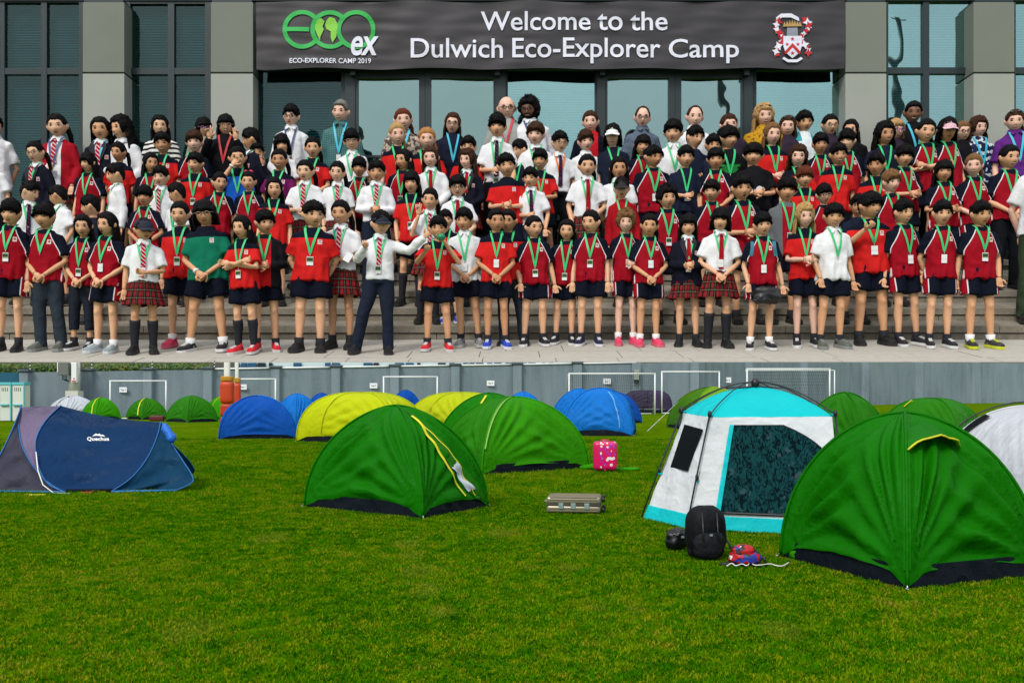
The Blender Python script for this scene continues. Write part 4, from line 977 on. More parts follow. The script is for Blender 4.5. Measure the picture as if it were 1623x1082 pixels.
# ---- white tent with black poles, right edge
we = Tent([G(1478, 792), G(1635, 850), G(1800, 800), G(1630, 765)], 1.20, 'dome_tent', 'white tent with exposed black poles at the right edge', 'white tents', [(.66, .68, .72)]*4, seed=70, skirt=False, pw=(.95, 1.0), hem=.01, rise=.0, folds=.012)
q = MB(); cc = [v for v in we.k]
for i in (0, 1):
    a, b = cc[i]*1.02, cc[i+2]*1.02; pp = []
    for k in range(19):
        th = math.pi*k/18; pp.append(Vector((a.x*(1+math.cos(th))/2 + b.x*(1-math.cos(th))/2, a.y*(1+math.cos(th))/2 + b.y*(1-math.cos(th))/2, 1.24*math.sin(th)**.8 + .02)))
    obj('tent_pole', MB().tube(pp, .010, 6), M_blk, we.e)
    q.tube([pp[9]*1.0, Vector((pp[9].x, pp[9].y, 1.12))], .006, 4); q.tube([pp[4], we.S(i, 0, .42)[0]], .006, 4); q.tube([pp[5], we.S(i, 0, .55)[0]], .006, 4)
obj('clip', q, M_blk, we.e)
we.patch(0, [(.02, .72), (.04, .55), (.05, .45)], [(.22, .70), (.16, .56), (.10, .46)], M_mesh, 'vent_mesh', .03)

# ---- luggage
def rbox(mb, c, hx, hy, hz, r=.04, mi=0, seg=3):
    b = MB(); b.box((-hx, -hy, -hz), (hx, hy, hz)); me = bevel(b.mesh('rb'), r, seg)
    mb.add([Vector(v.co)+Vector(c) for v in me.vertices], [tuple(p.vertices) for p in me.polygons], mi, True); bpy.data.meshes.remove(me); return mb
def pink_mat():
    m = Mat('pink_hardshell', rough=.25); c = m.coord(); x, y, z = m.xyz(); v = m.N('ShaderNodeTexVoronoi'); v.inputs['Scale'].default_value = 17; m.L(c, v.inputs['Vector'])
    d = E(m.nt, v.outputs['Distance']); sep = m.N('ShaderNodeSeparateColor'); m.L(v.outputs['Color'], sep.inputs[0]); rr = E(m.nt, sep.outputs[0]); gg = E(m.nt, sep.outputs[1])
    msk = (x + .02).gt(-.06) * z.gt(.08)
    c1 = m.mix((.62, .008, .10), (.80, .78, .80), d.lt(.40) * rr.gt(.35) * msk); c2 = m.mix(c1, (.40, .02, .38), d.lt(.45) * gg.gt(.80) * msk); c3 = m.mix(c2, (.6, .3, .03), d.lt(.12) * msk); m.color(c3); return m.m
M_pink = pink_mat(); M_pk2 = plain('pink_plain', (.62, .01, .08), .35, var=.05)
g0 = G(959, 748); se = empty('suitcase', g0, rz=R(-6), label='pink hard-shell suitcase with white flower pattern standing by the bright green tent', cat='suitcase')
W2 = 19*g0.y/F; H2 = 49*g0.y/F
obj('shell', rbox(MB(), (0, 0, H2/2+.02), W2, .13, H2/2-.02, .075, 0, 4), M_pink, se)
obj('handle', MB().tube([(-.07, 0, H2-.01), (-.06, 0, H2+.02), (.06, 0, H2+.02), (.07, 0, H2-.01)], .012, 6), M_pk2, se)
for sx in (-1, 1):
    for sy in (-1, 1): obj('wheel', MB().ell((sx*W2*.7, sy*.09, .025), (.02, .025, .025), 0, 10, 6), M_blk, se)
q = MB(); q.tube([(0, -.134, .03), (0, -.134, H2*.12)], .012, 5); obj('foot_stud', q, M_pk2, se)
# green cloth under it
q = MB(); 
for k in range(4): q.ell((.12+k*.07, .05, .03), (.12, .10, .035), 0, 12, 6, fn=lambda d, p: p*(1+.3*noise.noise(d*3+Vector((k, 9, 0)))))
o = obj('groundsheet_bag', q, tent_mat('tent_fabric', GREENL)); o.location = G(974, 747) + Vector((0, .1, 0)); tag(o, 'scrap of bright green tent cloth on the grass right of the pink suitcase', 'cloth')
# khaki suitcase lying down
M_kh = plain('champagne_shell', (.30, .27, .19), .32, metal=.55, var=.08, scale=20); M_khd = plain('shell_groove', (.06, .055, .04), .5, metal=.3, var=.1); M_lat = plain('latch_metal', (.30, .42, .40), .35, metal=.5, var=.1)
g0 = G(912, 815); ke = empty('suitcase', g0 + Vector((0, .2, 0)), rz=R(-7), label='champagne ribbed suitcase lying flat on the grass in front of the tents', cat='suitcase')
hx = 43*g0.y/F; hz = 26*g0.y/F/2
obj('shell', rbox(rbox(MB(), (0, 0, hz*.47+.015), hx, .20, hz*.46, .03), (0, 0, hz*1.5+.015), hx, .20, hz*.46, .03), M_kh, ke)
obj('frame_rim', rbox(MB(), (0, 0, hz*.985+.015), hx+.004, .204, .012, .005), M_khd, ke)
q = MB()
for k in range(7):
    z = .035 + k*hz*2/7.4
    if abs(z-hz) > .02: q.box((-hx*.86, -.206, z), (hx*.88, -.199, z+.011))
for k in range(6): q.box((-hx*.8, -.15+k*.06, hz*1.96+.012), (hx*.85, -.14+k*.06, hz*1.96+.018))
obj('rib', q, M_kh, ke)['kind'] = 'stuff'
for sx in (-.45, .0, .5): obj('latch', bevel(MB().box((hx*sx-.028, -.215, hz-.03), (hx*sx+.028, -.203, hz+.035)).mesh('l'), .004), M_lat, ke)
obj('carry_handle', MB().tube([(-hx-.002, -.07, hz*1.5), (-hx-.03, -.06, hz*1.3), (-hx-.03, .06, hz*1.3), (-hx-.002, .07, hz*1.5)], .009, 6), M_kh, ke)
for (sy, z) in ((-.15, .05), (-.15, hz*1.8), (.15, .05), (.15, hz*1.8)): obj('wheel', MB().ell((hx+.03, sy, z), (.022, .028, .028), 0, 12, 7), M_blk, ke)
for c in ke.children:
    c.location.z += 0
# black rucksack + round bag + red and blue bag + cord
M_ruck = plain('black_nylon', (.003, .0035, .005), .6, var=.4, scale=15, bump=.5, spec=.15); M_ruck2 = plain('charcoal_nylon', (.008, .009, .012), .6, var=.5, scale=20, bump=.6, spec=.15)
g0 = G(1118, 885); re = empty('backpack', g0, rz=R(4), label='large black backpack standing on the grass in front of the aqua tent', cat='backpack')
H = 82*g0.y/F; W_ = 33*g0.y/F
def puff(mb, c, r, mi=0, e=2.6, seed=0, amp=.12, fr=3):
    def fn(d, p):
        k = (abs(d.x)**e + abs(d.y)**e + abs(d.z)**e)**(-1/e); q_ = Vector((d.x*r[0]*k, d.y*r[1]*k, d.z*r[2]*k)); return q_*(1+amp*noise.noise(d*fr+Vector((seed, 0, 0))))
    return mb.ell(c, r, mi, 30, 20, fn=fn)
obj('body', puff(MB(), (0, 0, H*.52), (W_*.95, .14, H*.50), seed=1, amp=.05, e=2.9), M_ruck, re)
obj('front_pocket', puff(MB(), (0, -.09, H*.31), (W_*.74, .08, H*.26), e=3.4, seed=2), M_ruck2, re)
obj('side_pocket', puff(MB(), (-W_*.70, 0, H*.22), (.03, .06, H*.16), seed=3), M_ruck2, re); obj('side_pocket', puff(MB(), (W_*.70, 0, H*.22), (.03, .06, H*.16), seed=4), M_ruck2, re)
q = MB()
for sx in (-.35, .35): q.tube([(sx*W_, -.125, H*.92), (sx*W_, -.155, H*.6), (sx*W_*1.1, -.185, H*.42)], .009, 5)
q.tube([(W_*.8, 0, H*.45), (W_*1.1, -.04, H*.3), (W_*1.25, -.06, H*.12), (W_*1.5, -.05, .01)], .010, 5); q.tube([(-.04, 0, H*.97), (-.03, 0, H*1.02), (.03, 0, H*1.02), (.04, 0, H*.97)], .007, 5)
obj('strap', q, M_blk, re)
obj('buckle', MB().box((-.012, -.182, .50*H), (.010, -.170, .50*H+.016)), M_lat, re)
g0 = G(1072, 872); he = empty('helmet_bag', g0, label='small round black helmet-like bag left of the black backpack', cat='bag')
rr = 17*g0.y/F
obj('body', puff(MB(), (0, 0, rr*1.05), (rr*1.0, rr*.8, rr*.98), e=2.5, seed=6, amp=.22, fr=2), plain('gloss_black', (.004, .004, .007), .3, var=.1), he)
obj('strap', MB().tube([(rr*.4, -rr*.6, rr*2), (0, -rr*.8, rr*1.5), (-rr*.8, -rr*.3, rr*1.6)], .009, 5), M_blk, he); obj('buckle', MB().box((rr*.3, -rr*.86, rr*1.3), (rr*.75, -rr*.78, rr*1.5)), M_lat, he)
def rb_mat():
    m = Mat('red_blue_print', rough=.45); v = m.N('ShaderNodeTexVoronoi'); v.inputs['Scale'].default_value = 26; m.L(m.coord(), v.inputs['Vector']); sep = m.N('ShaderNodeSeparateColor'); m.L(v.outputs['Color'], sep.inputs[0])
    a = E(m.nt, sep.outputs[0]); b = E(m.nt, sep.outputs[1]); c = m.mix((.42, .006, .010), (.015, .035, .28), a.gt(.70)); c = m.mix(c, (.02, .008, .02), b.gt(.78)); c = m.mix(c, (.7, .7, .75), (a*b).gt(.86)); m.color(c); return m.m
g0 = G(1181, 896); be = empty('child_backpack', g0, rz=R(-8), label='small red and blue patterned backpack lying beside the black one', cat='backpack')
r0 = 27*g0.y/F; M_rb = rb_mat()
obj('body', puff(MB(), (0, 0, r0*.48), (r0*.95, r0*.7, r0*.46), e=2.3, seed=8, amp=.16, fr=3.5), M_rb, be); obj('top_pocket', puff(MB(), (-r0*.12, -.02, r0*.86), (r0*.66, r0*.45, r0*.40), e=2.3, seed=9, amp=.16), M_rb, be)
obj('strap', MB().tube([(-r0*.6, -.02, r0*.3), (-r0*1.1, -.03, .02), (-r0*1.5, -.04, .008)], .012, 5), M_blk, be); obj('strap', MB().tube([(r0*.7, -.02, r0*.5), (r0*1.05, -.06, .08), (r0*1.15, -.05, .01)], .012, 5), M_blk, be)
cp = [G(1152, 902), G(1160, 898), G(1166, 903), G(1176, 899), G(1184, 903), G(1190, 896), G(1194, 901), G(1206, 902), G(1222, 898), G(1226, 902), G(1240, 903), G(1250, 898)]
q = MB(); cq = [v - cp[0] + Vector((0, 0, .028 + .008*(i % 2))) for i, v in enumerate(cp)]
for _ in range(3): cq = [cq[0]] + [w_ for a_, b_ in zip(cq, cq[1:]) for w_ in (a_.lerp(b_, .25), a_.lerp(b_, .75))] + [cq[-1]]
q.tube(cq, .0045, 5); o = obj('cord', q, M_string); o.location = cp[0]; tag(o, 'white tent cord lying loose on the grass in front of the red backpack', 'cord')
# red bag and small dark bag by the far tents
g0 = G(249, 667.5); q = MB(); rbox(q, (0, 0, .13), .30, .12, .11, .05); o = obj('holdall', q, plain('maroon_nylon', (.10, .008, .012), .5, var=.2)); o.location = g0; tag(o, 'dark red holdall in front of the small green dome', 'bag')
o2 = obj('handle', MB().tube([(-.1, 0, .23), (-.08, 0, .29), (.08, 0, .29), (.1, 0, .23)], .012, 5), M_blk, o)
g0 = G(885, 689); q = MB(); puff(q, (0, 0, .12), (.22, .14, .12), seed=3); o = obj('white_bag', q, M_int); o.location = g0; tag(o, 'white bundle at the door of the large blue dome tent', 'bag')
# ================================================================== PEOPLE
def V(*a): return Vector(a)
class Sk:
    def __init__(s, kind):
        a = kind == 'A'
        s.a = a; s.sx = 1.30 if a else 1.0; s.sz = 1.41 if a else 1.065; s.H = 1.75 if a else 1.36
        s.hs = 1.12 if a else .99; s.hc = V(0, -.022, s.H - (.126 if a else .125)*s.hs); s.hr = (.082, .094, .113)
    def T(s, x, y, z): return V(x*s.sx, y*s.sx, z*s.sz)
def headpt(d, rx=.083, ry=.094, rz=.110):
    """deformed head surface for a unit direction (face looks to -y)"""
    x, y, z = d; t = max(0, -z)
    k = 1 - .33*t**1.6; p = Vector((x*rx*k, y*ry, z*rz))
    fr = max(0, -y)
    p.y *= (1 - .05*fr*fr) if y < 0 else 1.03
    p.x *= 1 - .05*max(0, -z)*fr
    if y < 0:      # face relief
        ax = abs(p.x); zz = p.z
        nose = math.exp(-(p.x/.012)**2) * (math.exp(-((zz+.026)/.014)**2)*.019 + math.exp(-((zz+.004)/.02)**2)*.007) + .005*math.exp(-((ax-.013)/.008)**2 - ((zz+.034)/.010)**2)
        sock = -.010*math.exp(-((ax-.031)/.016)**2 - ((zz-.006)/.012)**2)
        brow = .003*math.exp(-((zz-.026)/.012)**2)*math.exp(-(ax/.05)**2)
        chk = .004*math.exp(-((ax-.042)/.02)**2 - ((zz+.022)/.02)**2)
        lip = .004*math.exp(-(p.x/.022)**2 - ((zz+.055)/.012)**2)
        chin = .007*math.exp(-(p.x/.025)**2 - ((zz+.094)/.016)**2)
        p.y -= nose + sock + brow + chk + lip + chin
    return p
POSES = {   # elbow, wrist offsets from the shoulder for the person's x>0 side (x mirrored for the other), finger direction
 'down': ((.045, .02, -.205), (.055, -.035, -.40), (0, -.1, -1)),
 'clasp': ((.060, -.01, -.205), (-.085, -.125, -.345), (-.75, -.15, -.7)),
 'hold': ((.055, -.01, -.20), (-.085, -.17, -.235), (-.9, -.3, .1)),
 'fold': ((.045, -.055, -.195), (-.20, -.155, -.155), (-1, 0, .1)),
 'peace': ((.075, -.085, -.165), (.0, -.15, .03), (0, -.1, 1)),
 'eye': ((.08, -.11, -.12), (-.085, -.15, .105), (-.6, .3, .8)),
 'arm': ((.19, .01, -.055), (.36, -.045, .0), (.6, -.5, -.5)),
 'thumb': ((.09, -.08, -.15), (-.03, -.19, -.02), (-.4, -.7, .2)),
 'out': ((.16, -.06, -.05), (.31, -.13, .08), (.7, -.3, .6)),
 'point': ((.085, -.09, -.15), (-.02, -.28, -.05), (-.1, -1, .0)),
 'down2': ((.062, .015, -.20), (.030, -.075, -.385), (0, -.15, -1)), 'back': ((.062, .055, -.20), (-.02, .105, -.36), (-.6, 0, -.8)), 'loose': ((.05, .03, -.205), (.085, .0, -.40), (.1, -.1, -1)),
 'mouth': ((.10, -.09, -.15), (-.06, -.17, .06), (-.7, -.1, .7)),
}
COMBO = {'down5': ('hold', 'down2'), 'down6': ('down2', 'clasp'), 'down2': ('loose', 'down2'), 'down3': ('back', 'back'), 'down4': ('down2', 'loose'), 'clasp2': ('clasp', 'clasp'), 'down': ('down', 'down'), 'clasp': ('clasp', 'clasp'), 'hold': ('hold', 'hold'), 'fold': ('fold', 'fold'), 'peaceL': ('peace', 'down'),
         'peace2': ('peace', 'peace'), 'eyeL': ('eye', 'down'), 'armR': ('down', 'arm'), 'armL': ('arm', 'down'), 'arms': ('arm', 'arm'), 'point': ('point', 'out'),
         'balloon': ('point', 'mouth'), 'thumbL': ('thumb', 'down'), 'holdR': ('down', 'hold'), 'wide': ('clasp', 'clasp'), 'peaceR': ('down', 'peace')}
def arm_pts(k, pose, side):
    sh = k.T(.118*side, .0, .965); e, w, h = POSES[COMBO[pose][0 if side < 0 else 1]]; L_ = 1.36 if k.a else 1.0
    dz = .014 if (COMBO[pose] in (('fold', 'fold'), ('clasp', 'clasp'), ('hold', 'hold')) and side < 0) else 0
    E_ = sh + V(e[0]*side, e[1], e[2])*L_; W_ = sh + V(w[0]*side, w[1] - dz*1.5, w[2] + dz)*L_
    if k.a and pose in ('clasp', 'hold', 'fold', 'wide'): W_.x -= .03*side
    return sh, E_, W_, V(h[0]*side, h[1], h[2]).normalized()
def stance(pose): return {'wide': (.17, .10), 'point': (.20, .10), 'down2': (.07, .12), 'down4': (.12, .07), 'clasp2': (.065, .115), 'hold': (.075, .10), 'thumbL': (.10, .10), 'balloon': (.09, .12)}.get(pose, (.085, .085))
def build_head(mb, k, hy, mouth, slot=0):
    Rm = HM(round(math.degrees(hy))); s = k.hs; hb = MB(); hb.ell((0, 0, 0), (1, 1, 1), 0, 40, 28, fn=lambda d, p: headpt(d))
    bvh = BVHTree.FromPolygons([Vector(v) for v in hb.v], hb.f)
    def front(x, z):
        h = bvh.ray_cast(V(x, -.5, z), V(0, 1, 0)); return h[0].y if h[0] else -.09
    mb.add([Rm @ (Vector(v)*s) + k.hc for v in hb.v], hb.f, slot, True)
    for sx in (-1, 1): mb.ell(Rm @ V(.088*sx*s, .006*s, -.010*s) + k.hc, (.013*s, .018*s, .030*s), slot, 10, 8, Rm @ Matrix.Rotation(R(18*sx), 3, 'Y'))
    f = MB(); y0 = front(.031, .006)
    for sx in (-1, 1):
        ye = front(.031*sx, .007)
        f.ell((.031*sx, ye+.001, .0055), (.0130, .004, .0036), 1, 12, 6); f.ell((.031*sx, ye-.0030, .0055), (.0072, .003, .0050), 2, 10, 6); f.ell((.031*sx, ye-.0005, .0015), (.0125, .004, .0012), 3, 10, 5)
        f.ell((.031*sx, ye-.0022, .0108), (.0175, .005, .0036), 2, 10, 5); f.ell((.033*sx, front(.033*sx, .027)-.001, .027), (.0205, .004, .0042), 3, 10, 5)
        f.ell((.0080*sx, front(.0080*sx, -.040)+.0008, -.040), (.0050, .003, .0028), 3, 6, 4)
    ym = front(0, -.058)
    if mouth == 1:
        f.ell((0, ym+.0035, -.056), (.026, .008, .0090), 4, 14, 6); f.ell((0, ym-.0005, -.0545), (.019, .006, .0045), 5, 14, 6)
    elif mouth == 2: f.ell((0, ym, -.060), (.012, .006, .010), 2, 12, 6); f.ell((0, ym+.002, -.058), (.018, .005, .013), 4, 12, 6)
    else: f.ell((0, ym+.0015, -.054), (.024, .006, .0050), 4, 12, 6); f.ell((0, ym+.0015, -.061), (.019, .006, .0052), 4, 12, 6); f.ell((0, ym-.0035, -.0575), (.023, .003, .0018), 3, 10, 4)
    return [(Rm @ (Vector(v)*s) + k.hc) for v in f.v], f
def hand(mb, W_, d, k, curl=.5, side=1, mode='relax'):
    s = 1.0 if not k.a else 1.22; d = d.normalized(); up = V(0, -1, .2) if abs(d.y) < .8 else V(0, 0, 1)
    a = (up - d*up.dot(d)).normalized(); b = d.cross(a).normalized()*side     # a: palm normal, b: across
    M = Matrix((b, a, d)).transposed()
    mb.ell(W_ + d*.033*s, (.030*s, .014*s, .042*s), 0, 12, 8, M)
    for i, (o, L_) in enumerate(((-.021, .042), (-.007, .052), (.007, .049), (.021, .038))):
        st = W_ + d*.062*s + b*o*s; cu = curl
        if mode == 'peace': cu = 0 if i in (0, 1) else 1.0
        if mode == 'thumb': cu = 1.05
        spread = (o*6 if mode == 'peace' else o*1.2)
        d1 = (d*math.cos(cu*.7) + a*math.sin(cu*.7)*1 + b*spread).normalized(); m_ = st + d1*L_*s*.55; d2 = (d*math.cos(cu*1.9) + a*math.sin(cu*1.9) + b*spread).normalized()
        mb.tube([st - d*.012*s, st, m_, m_ + d2*L_*s*.55], [.0085*s, .0082*s, .0075*s, .006*s], 6)
    th = W_ + d*.02*s - b*.026*s; td = (d*.6 - b*.75 + a*.2).normalized() if mode != 'thumb' else (V(0, 0, 1))
    mb.tube([th, th + td*.026*s, th + (td+d*.3).normalized()*.05*s], [.010*s, .009*s, .007*s], 6)
_body = {}
def HM(h): return Matrix.Rotation(R(h), 3, 'Z') @ Matrix.Rotation(R(12), 3, 'X') @ Matrix.Rotation(R(HROLL[h]), 3, 'Y')
HROLL = {-60: 0, 60: 0, -25: 3, 25: -3, -11: 4, 0: 0, 9: -4}
def body_mesh(kind, pose, hy, mouth):
    key = (kind, pose, hy, mouth)
    if key in _body: return _body[key]
    k = Sk(kind); mb = MB(); T = k.T; r = k.sx
    mb.ell(T(0, 0, .70), (.120*r, .085*r, .10*k.sz), 0, 20, 12); mb.ell(T(0, 0, .82), (.112*r, .078*r, .14*k.sz), 0, 20, 12); mb.ell(T(0, 0, .93), (.122*r, .082*r, .11*k.sz), 0, 20, 12)
    mb.tube([T(-.115, 0, .968), T(0, .005, 1.0), T(.115, 0, .968)], [.034*r, .050*r, .034*r], 12)
    nb = T(0, .008, .99); mb.tube([nb, V(nb.x, .004, (nb.z+k.hc.z)/2), k.hc + V(0, .012, -.02)], [.052*r, .038*(1.2 if k.a else 1), .038*(1.18 if k.a else 1)], 14)
    hf, f = build_head(mb, k, R(hy), mouth)
    s0, s1 = stance(pose)
    for sd_, fx in ((-1, s0), (1, s1)):
        hip = T(.066*sd_, 0, .66); kn = T((.066+fx)*.52*sd_, -.012, .36); an = T(fx*sd_, .012, .065)
        mid = hip.lerp(kn, .5); cal = kn.lerp(an, .3) + V(0, .012, 0)
        mb.tube([hip + V(0, 0, .04), hip, mid, kn, cal, kn.lerp(an, .65), an, an - V(0, 0, .04)], [.064*r, .066*r, .052*r, .038*r, .041*r, .030*r, .024*r, .027*r], 14)
        mb.tube([an - V(0, 0, .02), an + V(.008*sd_, -.07*r, -.035*k.sz)], [.032*r, .028*r], 10)
        mb.ell(kn + V(0, -.020*r, .004), (.028*r, .027*r, .038*r), 0, 10, 8)
        sh, E_, W_, hd = arm_pts(k, pose, sd_)
        mb.tube([sh, sh.lerp(E_, .5), E_, E_.lerp(W_, .35), W_], [.034*r, .031*r, .026*r, .027*r, .019*r], 12)
        mb.ell(sh, (.036*r, .036*r, .036*r), 0, 12, 8)
    me0 = mb.mesh('b'); me = remesh(me0, .0105 if not k.a else .012, 1)
    q = MB(); q.v = [tuple(v.co) for v in me.vertices]; q.f = [tuple(p.vertices) for p in me.polygons]; q.m = [0]*len(q.f); q.sm = [True]*len(q.f)
    q.add(hf, f.f, 0, True); q.m[-len(f.f):] = f.m
    for sd_ in (-1, 1):
        sh, E_, W_, hd = arm_pts(k, pose, sd_); pn = COMBO[pose][0 if sd_ < 0 else 1]
        hand(q, W_, hd, k, {'down': .45, 'peace': 1, 'clasp': .8}.get(pn, .7), sd_, {'peace': 'peace', 'thumb': 'thumb', 'point': 'thumb'}.get(pn, 'relax'))
    me2 = q.mesh('body'); bpy.data.meshes.remove(me0); bpy.data.meshes.remove(me); _body[key] = me2; return me2
def wrinkle(me, amp, fr=14, seed=0, hem=False):
    n_ = len(me.vertices); co = [0.0]*(3*n_); no = [0.0]*(3*n_); me.vertices.foreach_get('co', co); me.vertices.foreach_get('normal', no)
    for i in range(n_):
        cx, cy, cz = co[3*i:3*i+3]; hemf = max(0, (.90 - min(cz, .9)))*3 if hem else 0; az_ = math.atan2(cx, -cy)
        d = amp*1.5*hemf*(math.sin(az_*5+seed+cz*9)+.6*math.sin(az_*11-cz*14+seed)) + amp*(noise.noise(Vector((cx*fr, cy*fr, cz*fr*.6+seed)))*1.3 + .7*math.sin(cz*60+cx*18+4*noise.noise(Vector((cx*7, cy*7, cz*7))))*max(0, noise.noise(Vector((cx*5+9, cy*5+seed, cz*5+2)))))
        for k_ in range(3): co[3*i+k_] += no[3*i+k_]*d
    me.vertices.foreach_set('co', co); me.update(); return me
_top = {}
def top_mesh(kind, pose, style):
    """style: tee (untucked short sleeves), tuck (tucked short), long (tucked long sleeves), jacket (long, untucked)"""
    key = (kind, pose, style)
    if key in _top: return _top[key]
    k = Sk(kind); mb = MB(); r = k.sx; T = k.T
    hem = {'tee': .595, 'tuck': .655, 'long': .65, 'jacket': .575}[style]; w_ = {'tee': 1.05, 'tuck': .97, 'long': .98, 'jacket': 1.10}[style]
    rs = [(0, 0, hem, .148, .107), (0, -.003, .66, .138, .104), (0, -.004, .74, .130, .098), (0, -.004, .82, .128, .096), (0, -.002, .90, .131, .094), (0, 0, .945, .128, .090), (0, .002, .985, .112, .082), (0, .003, 1.02, .078, .068), (0, .004, 1.05, .060, .058)]
    if style in ('tuck', 'long'): rs[0] = (0, 0, hem, .128, .095)
    mb.rings([(x, y*r, z*k.sz, a*w_*r, b*w_*r) for x, y, z, a, b in rs], 30)
    if k.a: mb.tube([V(0, .006, 1.04*1.4), V(0, .004, 1.075*1.4)], [.068, .064], 16)
    for sd_ in (-1, 1):
        sh, E_, W_, hd = arm_pts(k, pose, sd_)
        inn = T(.045*sd_, 0, .990)
        if style in ('tee', 'tuck'):
            e = sh.lerp(E_, .78); mb.tube([inn, sh + V(.002*sd_, 0, .0), sh.lerp(e, .5), e], [.047*r, .050*r, .054*r, .059*r], 16)
        else:
            w2 = W_ - (W_-E_).normalized()*.01; mb.tube([inn, sh, sh.lerp(E_, .5), E_, E_.lerp(W_, .5), w2], [.048*r, .053*r, .050*r, .045*r, .040*r, .034*r], 16)
    me0 = mb.mesh('t'); me = remesh(me0, .0125 if not k.a else .015, 2); bpy.data.meshes.remove(me0); wrinkle(me, .0085 if style != 'jacket' else .006, 14, len(_top)*3.3, hem=style in ('tee', 'jacket') and not k.a)
    bv = BVHTree.FromPolygons([v.co for v in me.vertices], [tuple(p.vertices) for p in me.polygons]); _top[key] = (me, bv); return _top[key]
def hug(mb, k, bv, pts, wdt, mi=0, off=.006, n=10, drop=None):
    """ribbon lying on the front of a garment; pts in unscaled person x,z"""
    P_ = []
    for (x0, z0), (x1, z1) in zip(pts, pts[1:]):
        for j in range(n): t = j/n; P_.append((x0+(x1-x0)*t, z0+(z1-z0)*t))
    P_.append(pts[-1]); vs = []; ly = -.06*k.sx
    for j, (x, z) in enumerate(P_):
        x2, z2 = P_[min(j+1, len(P_)-1)]; x1, z1 = P_[max(j-1, 0)]; d = Vector((x2-x1, z2-z1)).normalized(); nx, nz = -d.y, d.x
        ww = wdt(j/(len(P_)-1)) if callable(wdt) else wdt
        row = []
        for s_ in (-1, 1):
            px, pz = (x + nx*ww*s_/2)*k.sx, (z*k.sz + nz*ww*s_/2)
            h = bv.ray_cast(V(px, -.6, pz), V(0, 1, 0)); y = h[0].y if h[0] else None; row.append([px, y, pz])
        ys = [q_[1] for q_ in row if q_[1] is not None]; y = min(ys) if ys else ly
        if z > 1.03: y = max(y, -.075*k.sx)
        ly = y
        for q_ in row: vs.append((q_[0], y - off, q_[2]))
    mb.add(vs, [(2*j, 2*j+1, 2*j+3, 2*j+2) for j in range(len(P_)-1)], mi, True); return vs
_acc = {}
def acc(kind, pose, style, what, a=0):
    key = (kind, pose if what not in ('collar',) else 0, style, what, a)
    if key in _acc: return _acc[key]
    k = Sk(kind); me, bv = top_mesh(kind, pose, style); mb = MB()
    if what == 'lanyard':
        z = a; vs = hug(mb, k, bv, [(-.056, 1.045), (-.05, 1.01), (0, z)], .019, 0, .008); hug(mb, k, bv, [(.056, 1.045), (.05, 1.01), (0, z)], .019, 0, .011)
        mb.tube([V(-.056*k.sx, -.05, 1.045*k.sz), V(-.058*k.sx, 0, 1.065*k.sz), V(0, .055*k.sx, 1.07*k.sz), V(.058*k.sx, 0, 1.065*k.sz), V(.056*k.sx, -.05, 1.045*k.sz)], .006, 5)
        y = vs[-1][1]; mb.tube([V(0, y, z*k.sz), V(0, y-.004, z*k.sz-.03)], .0032, 5, 1)
    elif what == 'badge':
        h = bv.ray_cast(V(0, -.6, a*k.sz-.07), V(0, 1, 0)); y = (h[0].y if h[0] else -.1) - .016
        z1 = a*k.sz - .028; mb.box((-.026, y, z1-.078), (.026, y+.004, z1), 0)
        mb.box((-.024, y-.0015, z1-.046), (.024, y-.0002, z1-.006), 1); mb.box((-.022, y-.0025, z1-.034), (.022, y-.0016, z1-.018), 2)
    elif what == 'tie':
        zt = a; vs = hug(mb, k, bv, [(0, 1.02), (.004, .985), (.004, zt+.03), (.004, zt)], lambda t: (.030 - .012*math.exp(-((t-.12)/.08)**2) + .024*t) if t < .93 else .054*(1-t)/.07, 0, .012, 8)
        mb.ell(V(.002, vs[0][1]-.002, 1.012*k.sz), (.017, .012, .017), 0, 10, 7)
    elif what == 'collar':
        for s_ in (-1, 1):
            z = 1.055*k.sz; x = k.sx
            q_ = [V(.012*s_, -.072*x, z-.012), V(.062*s_*x, -.02, z+.008), V(.068*s_*x, -.03, z-.028), V(.036*s_*x, -.092*x, z-.052)]
            mb.add(q_ + [p + V(0, -.006, -.003) for p in q_], [(0, 1, 2, 3), (7, 6, 5, 4), (0, 3, 7, 4), (3, 2, 6, 7)], 0)
        mb.rings([(0, .004, 1.035*k.sz, .060*k.sx, .056*k.sx), (0, .006, 1.072*k.sz, .056*k.sx, .052*k.sx)], 20, 0, False)
    elif what == 'lapel':
        for s_ in (-1, 1): hug(mb, k, bv, [(.052*s_, 1.04), (.058*s_, .97), (.006*s_, .80)], lambda t: .012 + .040*math.sin(math.pi*min(1, t*1.1))**.7, 0, .010, 7)
    me_ = mb.mesh(what); _acc[key] = me_; return me_
_bot = {}
